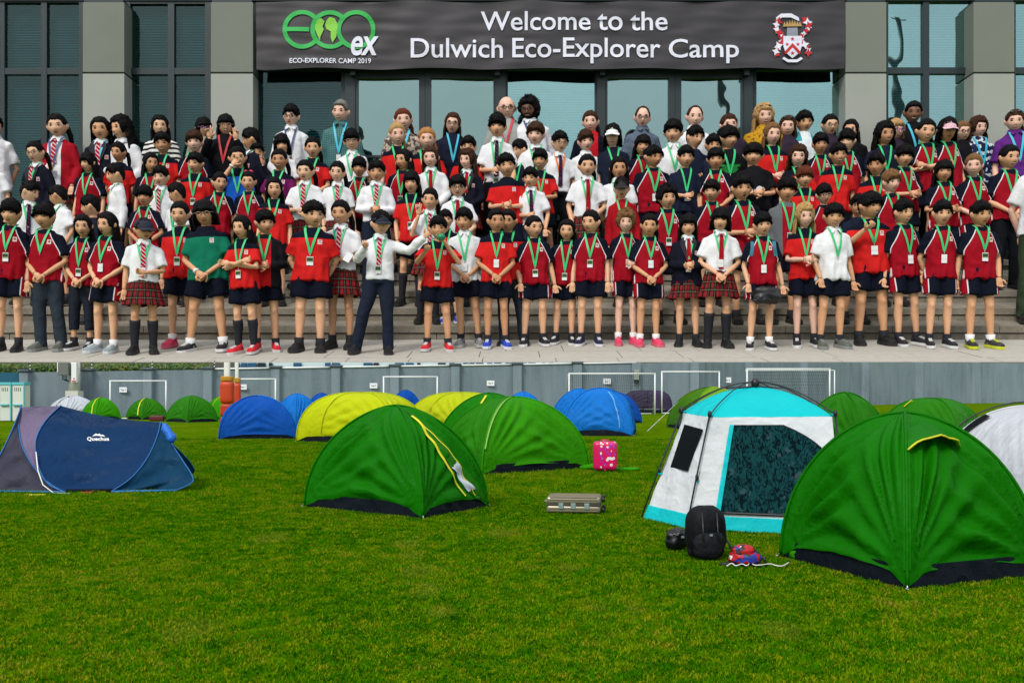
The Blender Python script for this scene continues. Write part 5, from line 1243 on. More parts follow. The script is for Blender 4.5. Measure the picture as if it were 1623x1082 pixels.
def bottom_mesh(kind, pose, style):
    st = stance(pose); key = (kind, st, style)
    if key in _bot: return _bot[key]
    k = Sk(kind); mb = MB(); r = k.sx; T = k.T
    if style == 'skirt':
        n = 72; vs = []; zs = [.72, .67, .60, .52, .45]; rr = [.118, .135, .152, .172, .190]
        for z, q_ in zip(zs, rr):
            for i in range(n):
                a = 2*math.pi*i/n; pl = 1 + (.055*math.sin(a*18) + .02*math.sin(a*5+1))*(.72-z)/.27
                vs.append((q_*pl*math.sin(a)*r, -q_*pl*.78*math.cos(a)*r, z*k.sz + .006*math.sin(a*9)*(z < .5)))
        mb.add(vs, [(j*n+i, (j+1)*n+i, (j+1)*n+(i+1) % n, j*n+(i+1) % n) for j in range(4) for i in range(n)], 0, True); me = mb.mesh('skirt')
    else:
        mb.rings([(0, 0, .62*k.sz, .125*r, .092*r), (0, 0, .67*k.sz, .132*r, .098*r), (0, 0, .72*k.sz, .122*r, .090*r)], 28)
        zh = {'shorts': .455, 'trousers': .035, 'crop': .19}[style]
        for sd_, fx in ((-1, st[0]), (1, st[1])):
            hip = T(.062*sd_, 0, .66); kn = T((.066+fx)*.52*sd_, -.012, .36); an = T(fx*sd_, .012, .065)
            if style == 'shorts':
                t = (.66-.455)/.30; e = hip.lerp(kn, t) + V(.012*sd_, 0, 0); mb.tube([hip, hip.lerp(e, .5), e], [.078*r, .084*r, .090*r], 18, sy=1.0)
            else:
                e = an if style == 'trousers' else kn.lerp(an, .6)
                bot = e - V(0, 0, .03*k.sz) if style == 'trousers' else e
                mb.tube([hip, hip.lerp(kn, .5), kn, kn.lerp(e, .5), e, bot], [.078*r, .073*r, .059*r, .055*r, .052*r, .054*r], 16)
        m0 = mb.mesh('x'); me = remesh(m0, .013 if not k.a else .017, 2); bpy.data.meshes.remove(m0); wrinkle(me, .006, 12, 5)
        for p in me.polygons: p.use_smooth = True
    _bot[key] = me; return me
def shoe_mesh():
    mb = MB(); rs = []
    # sole
    out = [(.0, .05, .030), (.0, .03, .034), (.0, -.03, .033), (.0, -.08, .040), (.0, -.125, .036), (.0, -.150, .018)]
    n = 10
    for zz, m_, g in (((-.0, .024), 1, 1.0), ((.024, .0), 0, .96)):
        pass
    def lay(zf, k_, m_):
        vs = []
        for (cx, y, hw) in out:
            for s_ in range(7):
                a = -math.pi/2 + math.pi*s_/6; vs.append((hw*k_*math.sin(a), y, zf(y, s_)))
        return vs
    top = lambda y, s_: .022 + math.cos(-math.pi/2+math.pi*s_/6)*(.055 if y > .0 else .055 + y*.20)
    v1 = lay(top, .96, 0); mb.add(v1, [(i*7+j, i*7+j+1, (i+1)*7+j+1, (i+1)*7+j) for i in range(5) for j in range(6)], 0, True)
    mb.add(v1[:7], [tuple(range(6, -1, -1))], 0); mb.add(v1[-7:], [tuple(range(7))], 0)
    poly = [(-hw, y) for _, y, hw in out] + [(hw, y) for _, y, hw in reversed(out)]; nn = len(poly)
    mb.add([(x*1.04, y, 0) for x, y in poly] + [(x*1.06, y*1.01, .024) for x, y in poly], [tuple(range(nn))] + [(i, (i+1) % nn, (i+1) % nn+nn, i+nn) for i in range(nn)] + [tuple(range(2*nn-1, nn-1, -1))], 1)
    mb.tube([V(0, .015, .04), V(0, .02, .085)], [.036, .033], 12, 0)
    for i in range(4): y = -.035 - i*.018; z = top(y, 3)+.003; mb.box((-.014, y-.004, z-.006), (.014, y+.003, z+.002), 2)
    return fixnormals(mb.mesh('shoe'))
SHOE = shoe_mesh()
_sk = {}
def sock_mesh(K_, fx, sd_, tall):
    key = (K_, fx, sd_, tall)
    if key in _sk: return _sk[key]
    k = Sk(K_); T = k.T; kn = T((.066+fx)*.52*sd_, -.012, .36); an = T(fx*sd_, .012, .065); cal = kn.lerp(an, .3) + V(0, .010, 0); r = k.sx
    lo = kn.lerp(an, .65)
    if tall: mb = MB().tube([an - V(0, 0, .03), an, lo, cal, kn.lerp(an, .16)], [.034*r, .034*r, .040*r, .050*r, .050*r], 16)
    else: mb = MB().tube([an - V(0, 0, .03), an, kn.lerp(an, .82)], [.036*r, .036*r, .040*r], 16)
    _sk[key] = mb.mesh('sock'); return _sk[key]
# ---- hair
_hair = {}
def hair_mesh(style):
    if style in _hair: return _hair[style]
    r_ = random.Random(len(style)*7 + ord(style[0])); mb = MB(); nu, nv = 72, 44
    P_ = {'short': (25, 3, -42, .016), 'bowl': (15, -2, -46, .020), 'fringe': (21, 0, -44, .019), 'crop': (33, 4, -40, .008), 'balding': (60, 4, -40, .005), 'long': (33, -10, -60, .012), 'bangs': (17, -12, -60, .015),
          'bob': (26, -30, -70, .017), 'bobbangs': (13, -34, -72, .017), 'tied': (31, 2, -45, .010), 'pony': (31, 2, -45, .010), 'curly': (24, -14, -60, .026), 'wavy': (30, -25, -66, .020), 'bun': (31, 2, -45, .012), 'bald': (80, 80, 70, .002)}[style]
    f0, s0, b0, th = P_
    def lim(az):   # az 0 front .. 180 back (deg)
        a = abs(az)
        if a < 42: base = f0 - (0 if a < 26 else (a-26)*.35)
        elif a < 95: base = f0 - 5.6 + (s0 - f0 + 5.6)*min(1, (a-42)/16)
        else: base = s0 + (b0 - s0)*min(1, (a-95)/45)
        return base
    jit = [r_.uniform(-1, 1) for _ in range(nu)]
    vs = []
    for j in range(nv+1):
        el = -90 + 180*j/nv
        for i in range(nu):
            az = -180 + 360*i/nu; e, a = R(el), R(az); d = V(math.cos(e)*math.sin(a), -math.cos(e)*math.cos(a), math.sin(e))
            L_ = lim(az) + jit[i]*3; p = headpt(d); t = max(0, min(1, (el - L_)/(15 if style in ('short', 'crop', 'tied', 'pony', 'bun', 'balding') else 8)))
            k = th*(.85 + .5*noise.noise(d*3.0 + V(3, ord(style[0]), 1)) + .18*noise.noise(d*11)) + (.004 if abs(az) < 60 and style not in ('tied', 'pony', 'bun', 'long') else 0)*0
            if style in ('curly', 'wavy'): k += .012*noise.noise(d*9)
            if style == 'tied' or style == 'pony' or style == 'bun' or style == 'long':   # slight parting
                k += -.003*math.exp(-(p.x/.01)**2)
            top_ = max(0, d.z); n_ = d; k *= (.28 + .72*min(1, max(0, (d.z+.1)/.7))) if style in ('short', 'crop', 'fringe', 'bowl') else 1
            vs.append(p + n_*((k + .006*top_)*t**.7 + .001) if t > 0 else p*.93)
    mb.add(vs, [(j*nu+i, j*nu+(i+1) % nu, (j+1)*nu+(i+1) % nu, (j+1)*nu+i) for j in range(nv) for i in range(nu)], 0, True)
    def lock(p0, p1, w_, up=V(0, 0, 1)):
        d = (p1-p0); s_ = d.cross(V(0, -1, 0) if abs(d.normalized().y) < .8 else V(1, 0, 0)).normalized()*w_; m_ = p0.lerp(p1, .55) + V(0, -.004, 0)
        mb.add([p0-s_, p0+s_, m_+s_*.8, m_-s_*.8, p1, p0+V(0, .006, 0)], [(0, 1, 2, 3), (3, 2, 4), (1, 5, 2), (5, 0, 3), (5, 3, 4), (2, 5, 4)], 0, True)
    if style in ('short', 'bowl', 'fringe', 'bangs', 'bobbangs', 'bob', 'crop'):
        for q_ in range(80):     # fringe locks over the forehead and temples
            az = r_.uniform(-62, 62); L_ = lim(az); e, a = R(L_+9), R(az); d = V(math.cos(e)*math.sin(a), -math.cos(e)*math.cos(a), math.sin(e)); p0 = headpt(d)*1.0 + d*th*1.05
            e = R(L_ - r_.uniform(-2, 9 if style != 'crop' else 1)); a2 = a + R(r_.uniform(-7, 7)); d1 = V(math.cos(e)*math.sin(a2), -math.cos(e)*math.cos(a2), math.sin(e)); p1 = headpt(d1) + d1*.005
            lock(p0, p1, r_.uniform(.005, .010))
    if style in ('short', 'fringe', 'crop', 'curly', 'bowl', 'wavy'):
        for q_ in range(150 if style != 'crop' else 50):
            az = r_.uniform(-180, 180); el = r_.uniform(25, 88); e, a = R(el), R(az); d = V(math.cos(e)*math.sin(a), -math.cos(e)*math.cos(a), math.sin(e)); p0 = headpt(d)+d*th*.7
            dd = (d + V(r_.gauss(0, .5), r_.gauss(0, .5), r_.gauss(0, .3))).normalized(); lock(p0, p0 + dd*r_.uniform(.010, .022)*(1.6 if style == 'curly' else (.5 if style == 'crop' else 1)), .006)
    def curtain(zb, a0, thick, flare, wav=0):
        n = 30; rows = 12; vs = []; segs = []
        for j in range(rows+1):
            t = j/rows; z = .02 + (zb-.02)*t; rad = .083 + .014*math.sin(min(1, t*2.2)*math.pi/2) + flare*t
            for i in range(n+1):
                az = R(a0 + (360-2*a0)*i/n); ed = min(1, min(i, n-i)/3)
                w_ = wav*math.sin(t*14 + i*1.1) + .004*noise.noise(V(i*.9, t*3, 1)) + .0035*math.sin(i*2.7)
                x, y = math.sin(az), -math.cos(az); ro = rad + w_; ri = rad - thick*ed - .002
                zz = z + (.02*noise.noise(V(i*1.3, 5, 2)) if j == rows else 0)
                vs += [(x*ro*1.02, y*ro*1.03 + .01, zz), (x*ri, y*ri + .01, zz)]
        m = (n+1)*2
        for j in range(rows):
            for i in range(n):
                o = j*m + i*2; mb.add([], []) if False else None
                segs += [(o, o+m, o+m+2, o+2), (o+1, o+3, o+m+3, o+m+1)]
            o = j*m; segs.append((o, o+1, o+m+1, o+m)); o = j*m + n*2; segs.append((o, o+m, o+m+1, o+1))
        for i in range(n): o = rows*m + i*2; segs.append((o, o+1, o+3, o+2))
        mb.add(vs, segs, 0, True)
    if style in ('long', 'bangs'): curtain(-.245, 62, .035, .012, .002)
    if style == 'wavy': curtain(-.21, 66, .04, .025, .006)
    if style in ('bob', 'bobbangs'): curtain(-.105, 70, .03, .006)
    if style in ('pony', 'tied'):
        s_ = 1; base = V(.035*s_, .085, .0)
        mb.tube([V(0, .085, .02), base + V(.025, .01, -.02), base + V(.045, .0, -.09), base + V(.05, -.01, -.17), base + V(.045, -.01, -.22)], [.02, .026, .026, .018, .004], 10)
    if style == 'bun': mb.ell(V(0, .075, .075), (.04, .04, .038), 0, 14, 10)
    me = mb.mesh('hair'); _hair[style] = me; return me
CAP = MB()
CAP.ell((0, .002, .012), (.094, .108, .112), 0, 28, 16, fn=lambda d, p: V(p.x, p.y, max(p.z, .018)))
_n = 16; _v = []
for i in range(_n+1):
    a = R(-62 + 124*i/_n); _v += [(math.sin(a)*.088, -math.cos(a)*.100, .030), (math.sin(a)*.082, -.100 - math.cos(a)*.068, .016 - .012*abs(math.sin(a)))]
CAP.add(_v, [(2*i, 2*i+1, 2*i+3, 2*i+2) for i in range(_n)], 0, True); CAP.add([(x, y, z-.005) for x, y, z in _v], [(2*i, 2*i+2, 2*i+3, 2*i+1) for i in range(_n)], 0, True)
CAP.ell((0, 0, .124), (.008, .008, .005), 0, 8, 5); CAPM = CAP.mesh('cap')
def glasses_mesh():
    q = MB(); y = -.098
    for s_ in (-1, 1):
        pts_ = [V(.031*s_ + .021*math.cos(a), y, .004 + .016*math.sin(a)) for a in [i*math.pi/7 for i in range(15)]]; q.tube(pts_, .0036, 5, 0, False)
        q.tube([V(.052*s_, y, .010), V(.080*s_, y+.03, .010), V(.088*s_, .01, .006)], .003, 5)
    q.tube([V(-.010, y, .008), V(0, y-.004, .011), V(.010, y, .008)], .003, 5); return q.mesh('glasses')
GLM = glasses_mesh()
def shades_mesh():
    q = MB()
    for s_ in (-1, 1): q.ell((.032*s_, -.062, .098), (.026, .010, .014), 0, 12, 7, Matrix.Rotation(R(-50), 3, 'X'))
    q.tube([V(-.09, .02, .05), V(-.07, -.05, .09), V(.07, -.05, .09), V(.09, .02, .05)], .003, 5); return q.mesh('sunglasses')
SHM = shades_mesh()
EARM = None
# ---- people materials
def skin_mat(n, c):
    m = Mat(n, c, .5, 0, .35); nz = m.noise(9, 3); m.color(m.mix(tuple(x*.92 for x in c), (min(1, c[0]*1.07), c[1]*1.0, c[2]*.98), nz)); m.b.inputs['Subsurface Weight'].default_value = .12; m.b.inputs['Subsurface Radius'].default_value = (.1, .04, .02); m.b.inputs['Subsurface Scale'].default_value = .3; return m.m
SKIN = {'f': skin_mat('skin_warm', (.62, .335, .18)), 'h': skin_mat('skin_fair', (.74, .46, .30)), 'e': skin_mat('skin_light', (.70, .40, .235)), 'p': skin_mat('skin_pale', (.80, .50, .38)), 't': skin_mat('skin_tan', (.55, .285, .15)), 'd': skin_mat('skin_brown', (.20, .095, .050))}
M_eye = plain('eye_white', (.42, .38, .35), .3, var=0); M_iris = plain('iris_dark', (.012, .008, .006), .3, var=0); M_brow = plain('brow', (.035, .020, .014), .8, var=0); M_browl = plain('brow_fair', (.25, .14, .06), .8, var=0)
M_teeth = plain('teeth', (.50, .46, .42), .4, var=0)
M_lip = plain('lip', (.33, .075, .060), .45, var=0)
def hair_mat(n, c):
    m = Mat(n, c, .6, 0, .07); nz = m.noise(30, 4, None, (1, 1, .15), .7); m.color(m.mix(tuple(x*.45 for x in c), tuple(min(1, x*1.6) for x in c), nz)); m.bump(nz, 1.0, .10); return m.m
HAIR = {'k': hair_mat('hair_black', (.006, .005, .0055)), 'b': hair_mat('hair_brown', (.045, .020, .011)), 'l': hair_mat('hair_light_brown', (.17, .085, .036)), 'y': hair_mat('hair_blond', (.42, .25, .10)), 'r': hair_mat('hair_auburn', (.11, .028, .014)), 'g': hair_mat('hair_grey', (.17, .16, .15)), 's': hair_mat('hair_strawberry', (.38, .17, .055))}
def cloth(n, fn, rough=.75, bump=.35):
    m = Mat(n, (.5, .5, .5), rough, 0, .06); x, y, z = m.xyz(); z = z / 1.05; c = fn(m, x, y, z); nz = m.noise(10, 4, None, (1, 1, .7), .6); n2 = m.noise(3.5, 2)
    if isinstance(c, tuple): c = m.mix(c, c, .5)
    d = m.N('ShaderNodeMix'); d.data_type = 'RGBA'; d.blend_type = 'MULTIPLY'; d.inputs['Factor'].default_value = .45; m.L(c, d.inputs['A']); m.L(m.ramp(nz*.6 + n2*.4, [(.32, .72), (.62, 1.0)]), d.inputs['B']); m.color(d.outputs['Result']); cr = 1 - (m.noise(7, 1, None, (1, 1, .8)) * 2 - 1).abs(); m.bump(nz*.8 + n2*.8 + cr*.9, .55, .30); return m.m
NAVY = (.005, .007, .016); RED = (.31, .005, .014); BRED = (.60, .016, .015); WHT = (.78, .78, .80); BLK = (.008, .008, .010)
def crest(m, c, x, y, z, cx=.068, cz=.945, on=(.72, .66, .64)):
    ax = (x - cx).abs(); az = (z - cz).abs(); box = ax.lt(.016) * az.lt(.020) * y.lt(0); c = m.mix(c, on, box)
    nz = m.noise(110, 2); return m.mix(c, (.35, .02, .03), box * (ax.lt(.011) * az.lt(.014)) * nz.gt(.5))
def f_pe(m, x, y, z):
    ax = x.abs(); t = (z*-1 + 1.035) * .50 + .058; b = t.min(.155) ; up = z.gt(.845)
    b2 = b * up + (up*-1 + 1) * .151
    c = m.mix(RED, NAVY, ax.gt(b2) * z.gt(.70)); c = m.mix(c, (.75, .72, .74), ((ax - b2).abs().lt(.0042)) * z.gt(.60) * y.lt(.06))
    rr = (x*x + y*y).op('SQRT'); c = m.mix(c, NAVY, z.gt(1.012) * rr.lt(.078))
    return crest(m, c, x, y, z)
def f_yoke(top, bot):
    def f(m, x, y, z): c = m.mix(bot, top, z.gt(.968) ); return crest(m, c, x, y, z, .070, .935)
    return f
def f_plain(c0): return lambda m, x, y, z: m.mix(c0, c0, .5)
def f_shirt(m, x, y, z):
    c = m.mix(WHT, WHT, .5); bt = (x.abs().lt(.004)) * ((z*14).mod(1.0).lt(.12)) * y.lt(0); c = m.mix(c, (.45, .45, .5), bt); return c
def f_polo(m, x, y, z): return crest(m, m.mix(WHT, WHT, .5), x, y, z, .07, .94, (.75, .5, .5))
def f_vopen(outer, inner, k=1.0, low=.80, cr=True, slope=.26):
    def f(m, x, y, z):
        v = x.abs().lt((z - low*k) * slope) * y.lt(0); c = m.mix(outer, inner, v); return crest(m, c, x, y, z, .082*k, .90*k, (.55, .40, .38)) if cr else c
    return f
def f_open(outer, inner, k=1.0):
    def f(m, x, y, z): return m.mix(outer, inner, x.abs().lt(.045*k + .02) * y.lt(0) * z.lt(1.02*k))
    return f
def f_check(m, x, y, z): return m.mix((.10, .22, .22), (.045, .13, .13), ((x*42).mod(1.0).lt(.4).max((z*42).mod(1.0).lt(.4))))
def f_stripe(m, x, y, z): return m.mix((.75, .74, .70), (.012, .012, .016), ((z*17).mod(1.0)).lt(.45) * z.lt(1.36))
def f_floral(a, b, sc_=26, th=.5):
    def f(m, x, y, z): n = m.noise(sc_, 2, rough=.3); return m.mix(a, b, n.gt(th))
    return f
def f_bull(m, x, y, z):
    ax = x.abs(); n = m.noise(30, 3); g = (ax*ax*9 + (z - .86).abs()*1.2).lt(.055) * n.gt(.42) * y.lt(0); h = ((z - .875 - ax*.25).abs().lt(.012)) * ax.lt(.10) * ax.gt(.04) * y.lt(0)
    return m.mix(m.mix(BLK, (.02, .22, .04), g), (.03, .25, .05), h)
def f_penguin(m, x, y, z):
    a = ((x-.03)*(x-.03)*1.6 + (z-.80)*(z-.80)).lt(.0022) * (z-.78).gt(0); b = (x+.045).abs().lt(.013) * (z-.81).abs().lt(.035); return m.mix(BLK, (.7, .7, .72), (a.max(b)) * y.lt(0))
def f_panel(m, x, y, z):  # teal-blue-yoked white shirt
    return m.mix((.70, .76, .78), (.04, .30, .34), z.gt(1.30) * (x.abs().gt(.06)))
TOPS = {'pe': ('tee', cloth('pe_raglan', f_pe)), 'yoke': ('tee', cloth('red_yoke_tee', f_yoke(NAVY, BRED))), 'green': ('tee', cloth('green_yoke_tee', f_yoke(NAVY, (.006, .16, .09)))), 'blue': ('tee', cloth('blue_yoke_tee', f_yoke(NAVY, (.01, .10, .50)))),
 'maroon': ('tee', cloth('maroon_yoke_tee', f_yoke(NAVY, (.15, .01, .09)))), 'white': ('tuck', cloth('white_shirt', f_shirt, .7)), 'whitel': ('long', cloth('white_long_shirt', f_shirt, .7)), 'whiteu': ('tee', cloth('white_shirt_untucked', f_shirt, .7)), 'polo': ('tee', cloth('white_polo', f_polo)),
 'blazer': ('jacket', cloth('navy_blazer', f_vopen((.008, .009, .018), WHT), .8)), 'redjacket': ('jacket', cloth('red_jacket', f_open((.36, .008, .018), WHT, 1.0))), 'redzip': ('jacket', cloth('red_fleece', f_plain((.34, .006, .012)))),
 'blackpe': ('jacket', cloth('black_jacket_open', f_open((.01, .01, .013), (.55, .012, .015)))), 'navy': ('tee', cloth('navy_tee', f_plain((.010, .014, .030)))), 'navyr': ('tee', cloth('navy_raglan', f_plain((.010, .014, .032)))), 'navyl': ('jacket', cloth('navy_sweater', f_plain((.010, .013, .028)))),
 'bull': ('tee', cloth('black_printed_tee', f_bull)), 'penguin': ('tee', cloth('black_white_print_tee', f_penguin)), 'vest': ('jacket', cloth('grey_vest', f_open((.12, .13, .14), RED))),
 'ashirt': ('long', cloth('adult_white_shirt', f_shirt, .7)), 'acheck': ('long', cloth('teal_check_shirt', f_check)), 'ablazer': ('jacket', cloth('adult_black_blazer', f_vopen((.006, .007, .010), WHT, 1.4, .82, False, .20), .8)), 'awjacket': ('jacket', cloth('white_jacket', f_vopen((.74, .75, .78), (.66, .68, .74), 1.4, .86, False, .25))),
 'astripe': ('long', cloth('striped_jumper', f_stripe)), 'aknit': ('long', cloth('beige_jumper', f_plain((.38, .33, .27)))), 'ablack': ('jacket', cloth('black_cardigan', f_plain((.007, .007, .009)))), 'aflower': ('long', cloth('brown_patterned_dress', f_floral((.50, .42, .34), (.10, .07, .06)))), 'anavy': ('tee', cloth('navy_top', f_plain((.010, .012, .028)))),
 'ahood': ('jacket', cloth('grey_hoodie', f_plain((.36, .36, .34)))), 'asport': ('jacket', cloth('red_navy_sport_top', f_open(NAVY, (.5, .012, .02), 1.6))), 'agrey': ('tee', cloth('slate_polo', f_plain((.10, .13, .18)))), 'amust': ('tee', cloth('mustard_blouse', f_floral((.50, .26, .015), (.20, .09, .01), 40, .60))),
 'ateal': ('long', cloth('white_teal_top', f_panel)), 'awhite': ('tee', cloth('adult_white_polo', f_plain(WHT))), 'afloral': ('tee', cloth('navy_floral_blouse', f_floral((.012, .02, .07), (.60, .63, .66), 17, .54))), 'apurple': ('tee', cloth('purple_polo', f_plain((.11, .02, .19)))), 'agreyt': ('tee', cloth('dark_grey_top', f_plain((.03, .02, .035)))), 'amar': ('long', cloth('adult_white_blouse', f_shirt))}
def f_shorts(m, x, y, z):
    ax = x.abs(); c = m.mix(NAVY, RED, ax.gt(.125)); return m.mix(c, (.72, .70, .72), ((ax - .128).abs().lt(.004)).max((ax-.165).abs().lt(.003)))
def f_tartan(m, x, y, z):
    a = x.op('ARCTAN2', y) * 2.6; b = z * 13; red = ((a).mod(1.0).lt(.5)) ; red2 = (b.mod(1.0).lt(.55)); c = m.mix((.010, .008, .010), (.10, .004, .009), red); c = m.mix(c, (.27, .006, .014), red * red2); c = m.mix(c, (.02, .006, .008), (red*-1+1) * red2 * .6)
    c = m.mix(c, (.012, .06, .03), ((a*2 + .5).mod(1.0).lt(.12)).max((b*2 + .5).mod(1.0).lt(.12)) * .8); return m.mix(c, (.28, .23, .15), ((a + .25).mod(1.0).lt(.035)).max((b + .27).mod(1.0).lt(.04)) * .7)
BOTS = {'sh': ('shorts', cloth('navy_shorts', f_plain(NAVY))), 'st': ('shorts', cloth('striped_shorts', f_shorts)), 'tr': ('trousers', cloth('navy_trousers', f_plain((.014, .020, .036)))), 'gt': ('trousers', cloth('slate_trousers', f_plain((.030, .040, .055)))), 'cr': ('crop', cloth('cropped_leggings', f_plain((.018, .022, .034)))), 'sk': ('skirt', cloth('tartan', f_tartan)), 'bk': ('trousers', cloth('black_trousers', f_plain((.008, .009, .012)))), 'ol': ('trousers', cloth('olive_trousers', f_plain((.035, .055, .030))))}
M_lan = {'g': plain('green_ribbon', (.025, .50, .16), .5, var=.1, scale=30), 'o': plain('orange_ribbon', (.72, .16, .02), .5, var=.1), 'r': plain('red_ribbon', (.5, .015, .02), .5, var=.1), 't': plain('cyan_ribbon', (.04, .45, .60), .5, var=.1), 'n': plain('navy_ribbon', (.03, .05, .16), .5, var=.1)}
M_card = plain('card_white', (.74, .75, .76), .4, var=0); M_cardg = plain('card_green', (.10, .22, .05), .4, var=.7, scale=70); M_cardk = plain('card_dark', (.01, .02, .012), .4, var=0)
def f_tie(a, b):
    def f(m, x, y, z): return m.mix(a, b, ((z + x*.9)*26).mod(1.0).lt(.28))
    return f
TIES = {'s': cloth('striped_tie', f_tie((.42, .006, .03), (.62, .55, .56))), 'r': cloth('red_tie', f_plain((.33, .006, .015))), 'n': cloth('navy_tie', f_tie((.010, .010, .035), (.14, .02, .05)))}
M_lap = plain('lapel_cloth', (.007, .008, .015), .8, var=.1)
SHO = {'k': ((.010, .010, .012), (.02, .02, .02)), 'w': ((.016, .016, .02), (.72, .72, .72)), 'g': ((.30, .36, .38), (.62, .64, .64)), 'r': ((.62, .02, .03), (.62, .60, .60)), 'p': ((.75, .05, .13), (.70, .12, .18)), 'b': ((.02, .06, .45), (.70, .70, .74)), 'y': ((.03, .03, .03), (.60, .65, .03)), 'a': ((.10, .11, .09), (.25, .26, .25)), 'n': ((.012, .015, .05), (.72, .72, .72)), 'v': ((.20, .20, .20), (.45, .45, .44))}
SHM_ = {k_: [plain('shoe_upper_'+k_, a, .5, var=.2, scale=30), plain('shoe_sole_'+k_, b, .6, var=.05), plain('lace_'+k_, b if k_ not in 'r' else (.7, .7, .7), .6, var=0)] for k_, (a, b) in SHO.items()}
M_sock = {'w': plain('sock_white', (.72, .72, .72), .8, var=.08), 'k': plain('sock_navy', (.006, .007, .012), .8, var=.1)}
M_glk = plain('glasses_black', (.01, .01, .01), .3, var=0); M_glg = plain('glasses_gold', (.25, .17, .12), .3, metal=.5, var=0); M_glp = plain('glasses_violet', (.25, .10, .30), .3, var=0); M_glw = plain('glasses_white', (.7, .68, .6), .3, var=0)
CAPC = {'n': plain('cap_navy', (.012, .014, .03), .8, var=.1), 'w': plain('cap_white', (.76, .76, .76), .8, var=.05), 'p': plain('cap_pink', (.70, .45, .50), .8, var=.05), 'k': plain('cap_black', (.02, .015, .018), .8, var=.1)}
M_phone = plain('phone_black', (.01, .01, .012), .2, var=0)
SLOPE = math.atan(.158)
ROWD = {1: 104.2, 2: 108.6, 3: 113.2, 4: 117.7, 5: 122.6, 6: 127.0, 7: 129.5}
def zrow(r):
    D = ROWD[r]; i = min(r, 5) - 1; d = RD[i]; dn = RD[i+1] if i < 4 else 133; zt = Z(YT[i], d); zn = Z(YB[i+1], dn) if i < 4 else Z(398, 133)
    return zt + (zn-zt)*(D-d)/(dn-d)
crowd = []
def person(line):
    f = [q_.strip() for q_ in line.split('|')]; px, yt, row = float(f[0]), float(f[1]), f[2]; kind, hairs, tops, bots, pose, yaw, skin = f[3], f[4], f[5], f[6], f[7], f[8], f[9]
    ex = dict(q_.split('=') if '=' in q_ else (q_, '1') for q_ in f[10].split()) if f[10] else {}; label = f[11]
    _rp = random.Random(px*13+yt*3); pose = {'down': _rp.choice(['down', 'down2', 'down4', 'down3'] + (['down5', 'down6'] if not row.startswith('f') else [])), 'clasp': _rp.choice(['clasp', 'clasp2'])}.get(pose, pose)
    adult = kind in 'AMW'; K_ = 'A' if adult else 'K'; k = Sk(K_)
    if row.startswith('f'): fy = float(row[1:]); D = Dramp(fy); z = zr(D); rn = 0
    else: rn = int(row); D = ROWD[rn]; z = zrow(rn)
    D += random.Random(px*3+yt).uniform(-.25, .25) if rn else 0
    if not rn: z = zr(D)
    top = Z(yt, D); has_cap = 'cap' in ex; Hk = k.H + (.012 if not has_cap else .02); s = (top - z)/Hk
    x = (px - 811.5)*D/F; by, hy = (yaw.split(',') + ['0'])[:2]; by = float(by); hy = float(hy)
    hq = min((-60, -25, 0, 25, 60), key=lambda q_: abs(q_-hy)); mouth = int(ex.get('m', 0)); rq = random.Random(px*7+yt); hq = rq.choice((-11, 0, 9)) if hq == 0 else hq; by += rq.uniform(-7, 7) if abs(by) < 9 else 0; roll = HROLL[hq]
    e = empty('person', (x, D, z), rz=R(by), scale=s, label=label, cat='person', group=None); rx = float(ex.get('lean', 0)) + rq.uniform(-2.4, 2.4); e.scale.x *= float(ex.get('wd', rq.uniform(.91, 1.06)))
    if rx: e.rotation_euler.y = R(rx)
    body = obj('body', body_mesh(K_, pose, hq, mouth), None, e)
    if len(body.data.materials) == 0:
        for m_ in (SKIN['e'], M_eye, M_iris, M_brow, M_lip, M_teeth): body.data.materials.append(m_)
    def om(o, i, m_): o.material_slots[i].link = 'OBJECT'; o.material_slots[i].material = m_
    def mk(nm, me, m_, **kw):
        if len(me.materials) == 0: me.materials.append(m_)
        o = obj(nm, me, None, e, **kw); om(o, 0, m_); return o
    om(body, 0, SKIN[skin if skin != 'e' else rq.choice(['e', 'e', 'f', 'h'])]); hs_, hc_ = (hairs.split(':') + ['k'])[:2]
    if hc_ in 'yls': om(body, 3, M_browl)
    if skin == 'd': om(body, 4, plain_lipd)
    hrot = HM(hq).to_euler()
    def hp(nm, me, m_, sc_=1): return mk(nm, me, m_, loc=k.hc, rot=hrot, scale=k.hs*sc_)
    if hs_ != 'bald': hp('hair', hair_mesh(hs_), HAIR[hc_])
    if 'beard' in ex: hp('beard', beard_mesh(), HAIR[hc_])
    if has_cap: hp('cap', CAPM, CAPC[ex['cap']])
    if 'gl' in ex: hp('glasses', GLM, {'k': M_glk, 'g': M_glg, 'p': M_glp, 'w': M_glw}[ex['gl']])
    if 'shades' in ex: hp('sunglasses', SHM, M_glk)
    if 'bow' in ex: o = hp('hair_bow', BOWM, M_pk2)
    style, tm_ = TOPS[tops]; tme, bv = top_mesh(K_, pose, style)
    nm = {'tee': 't_shirt', 'tuck': 'shirt', 'long': 'shirt', 'jacket': 'jacket'}[style]; mk(nm, tme, tm_)
    white = tops in ('white', 'whitel', 'whiteu', 'blazer', 'ashirt', 'ablazer', 'awjacket', 'redjacket', 'polo', 'amar', 'awhite', 'acheck', 'agrey', 'apurple')
    if white: mk('collar', acc(K_, 0 if False else pose, style, 'collar'), {'acheck': TOPS['acheck'][1], 'agrey': TOPS['agrey'][1], 'apurple': TOPS['apurple'][1]}.get(tops, TOPS['whiteu'][1]))
    if tops in ('blazer', 'ablazer'): mk('lapel', acc(K_, pose, style, 'lapel'), M_lap)
    if 'tie' in ex: mk('tie', acc(K_, pose, style, 'tie', .70 if style != 'jacket' else .80), TIES[ex['tie']])
